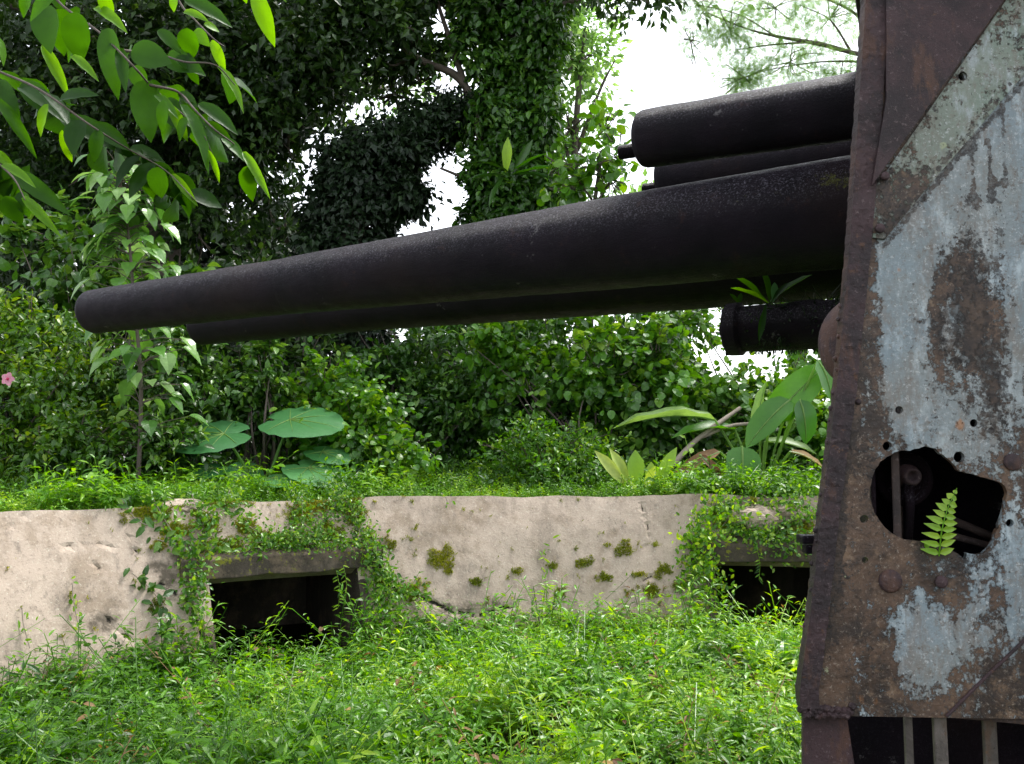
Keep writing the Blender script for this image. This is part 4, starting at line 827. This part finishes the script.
# ------------------------------------------------------------------ fern in the shield opening
def fern(g, pts, L, n=13, wmax=.3, nv=(0, -1, .2), a=.6, narrow=.2, FW=4.):
    c = curve(pts, 10); tube(g, c, list(np.linspace(.0022, .0008, len(c))), 5, a=.3); m = len(c)
    for i in range(n):
        t = (i+.6)/n; q = c[int(t*(m-1))]; d = nrm(c[min(m-1, int(t*(m-1))+1)]-c[max(0, int(t*(m-1))-1)]); x = nrm(np.cross(d, nv)); wl = L*wmax*(1-t)**.7*min(1, .75+t)
        for s_ in (-1, 1): scatter(g, L_LANCE if narrow < .3 else L_MID, [q], [x*s_+d*.28+rng.normal(size=3)*.04], [nv], [wl*rng.uniform(.9, 1.08)], np.array([np.clip(a+rng.normal()*.12, 0, 1)]), np.array([narrow*FW*L/n/max(wl, .01)]))
g = Geo(); fern(g, [sp3(939, 556, -.012), sp3(942, 530, -.03), sp3(948, 508, -.03), sp3(957, 488, -.02)], .17, 10, .36, (0, -1, .15), .85, .2, 21.)
tag(g.build('small_fern', LM['fern']), 'bright yellow green fern sprouting from the hole in the shield', 'fern')
g = Geo(); scatter(g, L_ROUND, [sp3(926, 548, -.004)], [(.3, -.2, 1)], [(0, -1, .3)], [.018], np.array([.5])); tag(g.build('leaf_sprig', LM['fern']), 'tiny round green leaf just below the hole in the shield', 'leaf')

# ------------------------------------------------------------------ overhanging branches near the camera
def obranch(label, stems, leaves, Y, fill=0):
    p0 = at(*stems[0][0], Y); e = empty('hanging_branch', tuple(p0), label, 'branch')
    g = Geo()
    for s_ in stems:
        c = curve([np.array(at(x, y, Y+.1*math.sin(i*1.7))) for i, (x, y) in enumerate(s_)], 6); tube(g, c, list(np.linspace(.0042, .0012, len(c))), 6)
    g.build('twig', BARK, e, True); g = Geo()
    for (x0, y0, x1, y1, wd, a, nx, ny, nz) in leaves:
        dY = rng.uniform(-.1, .1); tiltY = rng.uniform(-.05, .05); p0_, p1_ = np.array(at(x0, y0, Y+dY)), np.array(at(x1, y1, Y+dY+tiltY)); L = np.linalg.norm(p1_-p0_)
        W = min(3., wd/(.52*L*F/Y)); scatter(g, L_BIG, [p0_], [p1_-p0_+np.array([0, 0, .06*L])], [(nx+rng.normal()*.15, ny, nz+rng.normal()*.15)], [L*1.03], np.array([a]), np.array([W]))
    for k in range(fill):                                  # smaller darker leaves among them, a little farther off
        s_ = stems[rng.integers(len(stems))]; i = rng.integers(1, len(s_)); t = rng.random(); x = s_[i-1][0]*(1-t)+s_[i][0]*t; y = s_[i-1][1]*(1-t)+s_[i][1]*t
        a_ = rng.uniform(.2, 2.6); L = rng.uniform(20, 46); p0_ = np.array(at(x, y, Y+.1)); p1_ = np.array(at(x+math.cos(a_)*L, y+math.sin(a_)*L, Y+rng.uniform(.05, .3))); l = np.linalg.norm(p1_-p0_)
        scatter(g, L_BIG, [p0_], [p1_-p0_], [(rng.normal()*.4, -1, rng.uniform(0, 1))], [l], np.array([rng.uniform(0, .45)]), np.array([rng.uniform(.8, 1.3)]))
    g.build('foliage', LM['near'], e, True)
obranch('leafy branch reaching down from the top left with large oval leaves', [[(40, -40), (57, 0), (100, 33), (135, 68), (150, 85), (172, 105), (200, 130), (213, 155)], [(120, 50), (160, 55), (185, 62), (215, 65), (235, 85)], [(150, 85), (178, 92), (195, 110), (215, 130), (240, 150), (262, 185)]],
        [(45, 6, 45, 44, 28, .25, 0, -1, .2), (76, 12, 76, 60, 28, .3, 0, -1, .2), (42, 45, 67, 92, 12, .9, .3, -1, .2), (108, 28, 112, 90, 22, .35, .2, -1, .1), (131, 52, 168, 60, 30, .4, 0, -1, .4), (145, 80, 147, 134, 30, .5, 0, -1, .1), (72, 56, 94, 74, 9, .95, 0, -1, .5), (168, 104, 188, 140, 12, .8, .2, -1, .3),
         (180, 104, 214, 162, 15, .6, .5, -.6, .9), (208, 150, 221, 183, 6, .9, .3, -1, .1), (175, 58, 206, 73, 16, .3, 0, -1, .5), (216, 66, 246, 102, 11, .9, .4, -.6, .9), (198, 104, 236, 128, 16, .25, 0, -1, .4), (243, 152, 266, 190, 9, .9, .3, -1, .1), (222, 138, 244, 156, 13, .6, 0, -.8, .6), (205, 122, 232, 142, 12, .3, 0, -.8, .5),
         (95, 8, 122, 24, 13, .95, 0, -1, .4), (100, -10, 112, 20, 14, .9, .3, -1, .1), (60, -12, 30, 14, 14, .6, 0, -1, .4), (120, 48, 124, 84, 12, .3, .4, -1, .1), (155, 95, 176, 112, 10, .7, 0, -1, .6), (165, 100, 160, 130, 12, .4, 0, -1, .1), (188, 118, 175, 140, 14, .2, 0, -1, .3), (85, 30, 62, 60, 14, .3, 0, -1, .3), (30, -10, 20, 15, 14, .4, 0, -1, .3)], 2.3, 22)
obranch('short leafy twig hanging from the top edge with chewed bright leaves', [[(160, -40), (180, 3), (195, 20), (215, 40), (224, 46)]],
        [(187, 28, 190, 58, 22, .45, 0, -1, .2), (212, 40, 224, 70, 11, .95, .2, -1, .1), (184, 0, 230, 20, 18, .3, 0, -1, .4), (204, 24, 220, 30, 10, .95, 0, -1, .5), (184, 12, 204, 17, 9, .9, 0, -1, .5), (195, 30, 206, 44, 14, .7, 0, -1, .1), (175, -5, 172, 10, 10, .8, 0, -1, .2), (158, 30, 180, 50, 14, .25, 0, -1, .4)], 2.35)
obranch('leafy twig with dark and bright leaves along the left edge', [[(-40, 55), (0, 72), (40, 90), (90, 125), (130, 150), (165, 170), (195, 200)], [(-30, 140), (0, 165), (15, 180), (25, 200)]],
        [(158, 167, 158, 198, 22, .4, 0, -1, .1), (172, 174, 195, 203, 9, .9, .2, -1, .2), (48, 104, 36, 134, 11, .9, 0, -1, .2), (62, 130, 70, 164, 10, .95, .3, -1, .1), (-4, 98, 34, 152, 12, .5, .5, -1, .2), (5, 196, 18, 224, 22, .6, 0, -1, .1), (23, 197, 53, 230, 10, .85, .3, -1, .1), (2, 165, 30, 180, 10, .9, 0, -1, .5), (12, 172, 60, 208, 18, .35, 0, -1, .4),
         (60, 118, 132, 152, 24, .1, 0, -1, .6), (92, 124, 128, 148, 18, .15, 0, -1, .4), (20, 88, 60, 110, 22, .15, 0, -.6, .8), (40, 92, 72, 118, 18, .1, .4, -.4, .9), (100, 130, 92, 160, 14, .2, 0, -1, .1), (130, 148, 166, 160, 16, .15, 0, -1, .5), (-5, 35, 7, 62, 10, .7, .6, -.5, .8), (80, 120, 70, 148, 22, .1, 0, -1, .1), (0, 80, 14, 118, 18, .15, 0, -1, .2), (60, 100, 90, 90, 16, .15, 0, -1, .3), (-6, 150, 12, 168, 10, .8, 0, -1, .3)], 2.25, 34)
obranch('single bright leaf cluster hanging at the top edge right of the leafy branch', [[(235, -40), (248, -18), (256, -6)]], [(254, -10, 272, 42, 18, .9, .1, -1, .15), (240, -20, 245, 4, 10, .8, 0, -1, .2), (256, -25, 285, -4, 12, .8, 0, -1, .3)], 2.3)

# ------------------------------------------------------------------ ground cover
def sprig(h, nl, size, spread=.5, lean=.25, t=L_LANCE, seed=0):
    r = np.random.default_rng(seed); parts = []; lx, ly = r.normal()*lean, r.normal()*lean
    def pos(t_): return np.array([lx*t_*t_*h, ly*t_*t_*h, h*t_*(1-.12*t_)])
    sv = []; w_ = .0022
    for t_ in (0, .5, 1): p = pos(t_); sv += [p+(w_, 0, 0), p+(-w_/2, w_, 0), p+(-w_/2, -w_, 0)]
    parts.append((np.array(sv), [(i*3+k, i*3+(k+1) % 3, i*3+3+(k+1) % 3, i*3+3+k) for i in (0, 1) for k in range(3)]))
    an = r.uniform(0, 6.28)
    for i in range(nl):
        t_ = .2+.8*(i+.5)/nl; an += 2.4+r.normal()*.3; el = r.uniform(-.15, .75)+(.5 if i > nl-3 else 0)
        d = np.array([math.cos(an), math.sin(an), el]); b = pos(t_)
        parts.append(xf(t, b+d*size*r.uniform(0, .5)*spread, d, np.array([0, 0, 1.])+r.normal(size=3)*.25, size*r.uniform(.65, 1.2)*(1 if i < nl-2 else .7)))
    return merge(parts)
def cover(g, P, tm, smin, smax, amap=None, tilt=.12):
    k = rng.integers(0, len(tm), len(P))
    for j, t in enumerate(tm):
        Q = P[k == j]; n = len(Q)
        if n == 0: continue
        an = rng.random(n)*6.283; N = np.c_[rng.normal(size=(n, 2))*tilt, np.ones(n)]; D = np.c_[np.cos(an), np.sin(an), np.zeros(n)]
        N = nrm(N); D = nrm(D-(D*N).sum(1)[:, None]*N)
        a = rng.random(n)*.75+.1 if amap is None else np.clip(amap(Q)+rng.normal(size=n)*.2, 0, 1)
        sc = rng.uniform(smin, smax, n)
        T, f = t; V0 = T; X = np.cross(D, N)
        m = len(T); V = Q[:, None]+sc[:, None, None]*(T[None, :, :1]*X[:, None]+T[None, :, 1:2]*D[:, None]+T[None, :, 2:]*N[:, None])
        lp = np.array([i for q in f for i in q]); sz = np.array([len(q) for q in f])
        g.add(V.reshape(-1, 3), (lp[None]+(np.arange(n)*m)[:, None]).ravel(), np.tile(sz, n), np.repeat(a, m))
SPR = [sprig(.34, 11, .088, seed=i, lean=.35, t=L_MID if i % 2 else L_LANCE) for i in range(8)]+[sprig(.4, 12, .08, lean=.5, seed=20+i) for i in range(4)]+[sprig(.28, 9, .095, t=L_MID, seed=40+i) for i in range(3)]
SPU = [sprig(.42, 13, .075, lean=.1, seed=90+i) for i in range(5)]
SPW = [sprig(.52, 12, .06, lean=.5, seed=80+i) for i in range(5)]
SPS = [sprig(.2, 12, .035, seed=60+i, t=L_MID) for i in range(6)]+[sprig(.22, 14, .045, seed=70+i) for i in range(4)]
# pit floor
def pitpts(n, rmax=5.85, ymin=2.6):
    P = np.c_[rng.uniform(-5, 5.5, n), rng.uniform(ymin, 8.1, n), np.zeros(n)]; r = np.hypot(P[:, 0]-CX, P[:, 1]-CY); x, y = proj(P+np.array([0, 0, .3]))
    k = (r < rmax) & (x > -120) & (x < 900) & (y < 860) & ~((np.abs(P[:, 0]-2.25)**2+(P[:, 1]-3.5)**2) < 1.05)
    return P[k]
P = pitpts(21000)
wear = np.exp(-(((P[:, 0]-.25)/.5)**2+((P[:, 1]-4.6)/.35)**2)); k = rng.random(len(P)) > wear*.55; P = P[k]
g = Geo(); am = lambda Q: -.12+1.15*fbm(Q, 1.9, 33, 4)+.22*np.clip((Q[:, 0]+1)/2.5, -1, 1)
P = P[rng.random(len(P)) > .85*(fbm(P, 2.6, 36) < .42)]
hv = fbm(P, 1.0, 35)+.12*(vnoise(P, 3, 37)-.5); rr_ = np.hypot(P[:, 0]-CX, P[:, 1]-CY); hv = hv-.4*np.clip((rr_-4.9)/.8, 0, 1); lo_, md_, hi_ = P[hv < .42], P[(hv >= .42) & (hv < .56)], P[hv >= .56]
def clear(Q, f):                                         # the ground before the openings is barer
    x, y = proj(Q); r = np.hypot(Q[:, 0]-CX, Q[:, 1]-CY); m = (((x > 208) & (x < 366)) | (x > 705)) & (r > 5.15); return Q[~m | (rng.random(len(Q)) < f)]
lo_, md_, hi_ = clear(lo_, .6), clear(md_, .3), clear(hi_, .0)
cover(g, lo_, SPR, .4, .8, am, .25); cover(g, md_, SPR, .6, 1.05, am, .25); cover(g, hi_, SPR+SPW, .8, 1.45, am, .22)
P = clear(pitpts(900), 0); cover(g, P, SPW, .9, 1.5, am, .3)
P = clear(pitpts(5000), .7); cover(g, P, SPS, .7, 1.3, am, .3)
tag(g.build('pit_weeds', LM['weed']), 'bright green weeds covering the floor of the gun pit', 'weeds', None, 'stuff')
P = pitpts(420); P[:, 2] = rng.uniform(.12, .3, len(P)); g = Geo(); scatter(g, L_MID, P, rdir(len(P))*np.array([1, 1, .3]), rdir(len(P))*.5+np.array([0, 0, 1]), rng.uniform(.04, .09, len(P)))
P = pitpts(160, 5.6); cover(g, P, [SPW[0], SPW[2]], .7, 1.1, None, .4)
tag(g.build('dead_stalks', LM['dry']), 'dry brown stalks and fallen leaves among the pit weeds', 'leaf litter', None, 'stuff')
# weeds climbing the wall foot
g = Geo(); n = 2600; ph = rng.uniform(R(20), R(172), n); r = 5.8-np.abs(rng.normal(size=n))*.2; P = np.c_[CX+np.cos(ph)*r, CY+np.sin(ph)*r, np.maximum(0, (r-5.68)*1.1)]
x, y = proj(P+np.array([0, 0, .25])); k = (x > -100) & (x < 860); kk = rng.random(n) < np.where((x > 206) & (x < 366), .06, np.where(x > 705, .12, 1)) 
cover(g, P[k & kk], SPR, .45, 1.05, am, .35)
for (x, Y, s_) in [(262, 6.9, .9), (300, 6.9, .8), (218, 6.8, 1.3), (235, 6.7, .9), (345, 7.1, 1.6), (370, 7.2, 1.6), (500, 7.3, 1.5), (545, 7.35, 1.8), (552, 7.4, 1.9), (600, 7.4, 1.3), (640, 7.4, 1.5), (700, 7.5, 1.8), (722, 7.5, 1.6), (738, 7.5, 1.1), (765, 7.5, .9), (790, 7.3, .8), (70, 5.9, 1.5), (170, 6.3, 1.6), (195, 6.5, 1.7), (60, 5.8, 1.3), (25, 5.6, 1.2)]:
    q = at(x, 600, Y); cover(g, np.array([[q.x, q.y, 0]]*3)+rng.normal(size=(3, 3))*np.array([.06, .05, 0]), SPU, s_*.8, s_*.98, None, .1)
tag(g.build('wall_foot_weeds', LM['weed']), 'taller weeds growing up against the foot of the concrete', 'weeds', None, 'stuff')
# parapet top cover
n = 15000; ph = rng.uniform(R(25), R(176), n); r = 6.4+rng.random(n)**1.5*3.2; P = np.c_[CX+np.cos(ph)*r, CY+np.sin(ph)*r, 1.2+(rng.random(n)-.5)*.04+np.clip((r-6.4)*.06, 0, .25)]
x, y = proj(P); P = P[(x > -150) & (x < 900)]
g = Geo(); am2 = lambda Q: .08+.75*fbm(Q, 1.2, 43); hh = fbm(P, 1.6, 91); P1, P2, P3 = P[hh < .45], P[(hh >= .45) & (hh < .58)], P[hh >= .58]
P1 = P1[rng.random(len(P1)) > .35]; cover(g, P1, SPS, .45, .9, am2, .3); cover(g, P2, SPS, .7, 1.25, am2, .3); cover(g, P3, SPS+SPR[:4], .75, 1.35, am2, .3)
n = 1800; ph = rng.uniform(R(25), R(176), n); r = 6.36+np.abs(rng.normal(size=n))*.05; P = np.c_[CX+np.cos(ph)*r, CY+np.sin(ph)*r, np.full(n, 1.2)]; x, y = proj(P); P = P[(x > -150) & (x < 900)]; cover(g, P, SPS, .4, .75, am2, .35)
tag(g.build('parapet_top_weeds', LM['weed']), 'low fluffy weeds along the top of the parapet', 'weeds', None, 'stuff')
n = 9000; P = np.c_[rng.uniform(-9, 8, n), rng.uniform(9, 16, n), np.zeros(n)]; P[:, 2] = [gz(a_, b_)-.05 for a_, b_ in P[:, :2]]; x, y = proj(P); P = P[(x > -150) & (x < 900)]
g = Geo(); cover(g, P, SPS, 1.3, 2.4, am2, .3); tag(g.build('undergrowth', LM['mid']), 'undergrowth on the ground beneath the bushes', 'undergrowth', None, 'stuff')

# ------------------------------------------------------------------ moss tufts and creepers on the concrete
UVr = np.c_[rng.uniform(0, 13.6, 700000), rng.uniform(0, 1.57, 700000)]; P = wallmap(UVr, 0.); px, py = proj(P)
mm = mossm()+.0; nz = fbm(P, 14, 51); k = (mm+(nz-.5)*1.9+(fbm(P, 40, 53)-.5)*.9 > .6) & (px > -50) & (px < 860)
for (a, b), h in zip(niches, holes): k &= ~((UVr[:, 0] > a) & (UVr[:, 0] < b) & (UVr[:, 1] < NT_TOP) & (UVr[:, 1] > .18))
P = P[k]; n = len(P); inn_ = nrm(np.c_[CX-P[:, 0], CY-P[:, 1], np.full(n, 3.)])
g = Geo(); scatter(g, L_TUFT, P, inn_+rng.normal(size=(n, 3))*.55, rdir(n), rng.uniform(.012, .03, n), np.clip(fbm(P, 5, 52)*1.3+rng.random(n)*.3-.15, 0, 1))
tag(g.build('wall_moss', LM['moss']), 'yellow green moss patches on the sloping concrete', 'moss', None, 'stuff')
# creepers: trailing stems lying on the face
def wall_pt(x, y, off=.02):
    """point on the sloping face seen at a photo pixel"""
    d = ray(x, y); lo, hi = 3., 12.
    def f(Y):
        p = Vector((0, 0, CAMZ))+d*(Y/d.y); r = math.hypot(p.x-CX, p.y-CY); t = (p.z+.15)/1.43; return r-(5.62+.66*t)
    for _ in range(40):
        m = (lo+hi)/2
        if f(m) < 0: lo = m
        else: hi = m
    p = Vector((0, 0, CAMZ))+d*(lo/d.y); c = Vector((CX-p.x, CY-p.y, 0)).normalized(); return np.array(p+c*off+Vector((0, 0, off*.5)))
def creeper(label, lines, dens=1., size=.05, tmpl=L_MID, mat='bright', width=.05):
    e = empty('creeper', tuple(wall_pt(*lines[0][0])), label, 'creeper', 'creepers on the parapet')
    gs, g = Geo(), Geo()
    for ln in lines:
        c = curve([wall_pt(x, y, rng.uniform(.015, .05)) for x, y in ln], 8); tube(gs, c, [.0035]*len(c), 5)
        L = np.r_[0, np.cumsum([np.linalg.norm(b-a) for a, b in zip(c[:-1], c[1:])])]; n = int(L[-1]*110*dens); s_ = rng.random(n)*L[-1]
        Q = np.stack([np.interp(s_, L, np.array(c)[:, i]) for i in range(3)], 1)+rng.normal(size=(n, 3))*width*np.array([1, .6, 1])
        inn_ = nrm(np.c_[CX-Q[:, 0], CY-Q[:, 1], np.full(n, 1.5)]); Q += inn_*np.abs(rng.normal(size=(n, 1)))*.02
        scatter(g, tmpl, Q, rng.normal(size=(n, 3))*.7+inn_*.5+np.array([0, 0, -.2]), inn_+rng.normal(size=(n, 3))*.4, size*rng.uniform(.5, 1.3, n), np.clip(rng.random(n)+.1, 0, 1))
    gs.build('stem', BARKP, e); g.build('foliage', LM[mat], e); return e
creeper('ferny creeper spilling down the concrete just left of the left opening', [[(150, 495), (165, 525), (182, 550), (190, 575), (194, 620)], [(190, 492), (200, 520), (205, 545), (190, 600)], [(230, 490), (215, 515), (190, 535)], [(235, 500), (245, 525), (270, 540)], [(195, 560), (186, 590), (198, 640)]], 3.4, .045, L_MID, 'bright', .06)
creeper('mossy creeper hanging over the lintel of the left opening', [[(300, 492), (300, 520), (285, 545)], [(330, 490), (350, 510), (365, 540), (372, 560)], [(255, 545), (300, 540), (345, 548), (372, 565)], [(340, 500), (320, 525), (300, 545)], [(225, 555), (260, 548), (330, 545)]], 6.5, .036, L_MID, 'bright', .06)
creeper('leafy creeper bordering the right side of the left opening', [[(360, 535), (372, 560), (385, 590), (380, 620)], [(372, 565), (400, 590), (425, 598)], [(368, 560), (374, 590), (380, 630)], [(380, 575), (395, 615), (410, 620)]], 4., .042, L_MID, 'bright', .06)
creeper('creeper mound spilling over the corner left of the right opening', [[(725, 495), (705, 520), (695, 550), (700, 590)], [(740, 500), (720, 530), (700, 545)], [(700, 545), (706, 575), (712, 605)], [(715, 500), (735, 525), (770, 535)], [(690, 535), (700, 560), (690, 590)]], 4.5, .05, L_MID, 'weed', .09)
creeper('creeper draping over the top of the right opening', [[(745, 540), (780, 545), (820, 545)], [(800, 490), (790, 520), (770, 540)], [(760, 495), (790, 510), (825, 515)], [(735, 510), (760, 545), (800, 550)]], 4.5, .045, L_MID, 'bright', .07)
creeper('thin weed stem climbing the left slab', [[(98, 665), (80, 635), (72, 605), (70, 585)], [(28, 650), (22, 625), (20, 610)]], .35, .05, L_MID, 'weed', .02)
creeper('sparse creeper with broad leaves left of the ferny creeper', [[(130, 575), (150, 590), (170, 620)], [(120, 500), (135, 520), (150, 530)], [(150, 540), (175, 545), (205, 545), (225, 552)], [(150, 600), (160, 630), (165, 650)]], .5, .09, L_MID, 'mid', .03)
creeper('tall thin weed leaning on the middle of the slab', [[(548, 615), (546, 590), (544, 565), (548, 545)], [(556, 612), (560, 590)]], .6, .06, L_LANCE, 'weed', .025)
creeper('small tuft trailing over the top edge of the slab', [[(440, 495), (446, 502), (444, 510)]], .5, .04, L_MID, 'weed', .02)
# twigs dangling in the left opening
g = Geo()
for (x0, y0, x1, y1) in [(333, 575, 331, 625), (340, 570, 352, 600), (755, 550, 757, 600)]:
    a = wall_pt(x0, y0, .1); b = a+np.array([.02, 0, -.3]); c = curve([a, (a+b)/2+np.array([.02, 0, 0]), b], 6); tube(g, c, .002, 4, a=.8)
    for q in c[::1]: scatter(g, L_LANCE, [q], [(rng.normal(), -.3, -.4)], [(0, -1, .5)], [.05])
tag(g.build('dangling_stems', LM['weed']), 'thin leafy stems dangling in front of the dark openings', 'creeper', None, 'stuff')
# frond arching by the right opening
g = Geo(); fern(g, [wall_pt(838, 525, .2), wall_pt(815, 525, .35), wall_pt(795, 535, .42), wall_pt(778, 545, .45)], .4, 13, .2, (0, -.7, .7), .3); tag(g.build('fern_frond', LM['fern']), 'arching green fern frond beside the right opening', 'fern')
# broken concrete lump on the overgrown corner
def lump(name, label, c, r, sq):
    g = Geo(); bm = bmesh.new(); bmesh.ops.create_icosphere(bm, subdivisions=4, radius=1); V = np.array([v.co[:] for v in bm.verts]); f = [[v.index for v in q.verts] for q in bm.faces]; bm.free()
    V = V*(.75+.5*np.round(fbm(V, 1.3, 61)*5)/5)[:, None]; V = V*np.array(sq)*r; V += nrm(V)*((fbm(V/r, 3.4, 61)-.5)*r*.3)[:, None]; g.poly(V+np.array(c), f); o = g.build(name, CONC, None, False, dict(grime=.35+0*V[:, 0], moss=.35*fbm(V, 5, 3), crack=0*V[:, 0])); return tag(o, label, 'rubble')
lump('concrete_rubble', 'mossy broken concrete lump on top above the right opening', wall_pt(757, 516, -.05), .19, (1.6, 1, .7))
lump('concrete_rubble', 'broken concrete lump at the far right above the right opening near the shield', wall_pt(790, 512, -.05), .14, (1.3, 1, .8))
lump('concrete_rubble', 'darker broken edge of concrete over the left creeper', wall_pt(180, 500, -.14), .16, (1.6, 1, .5))
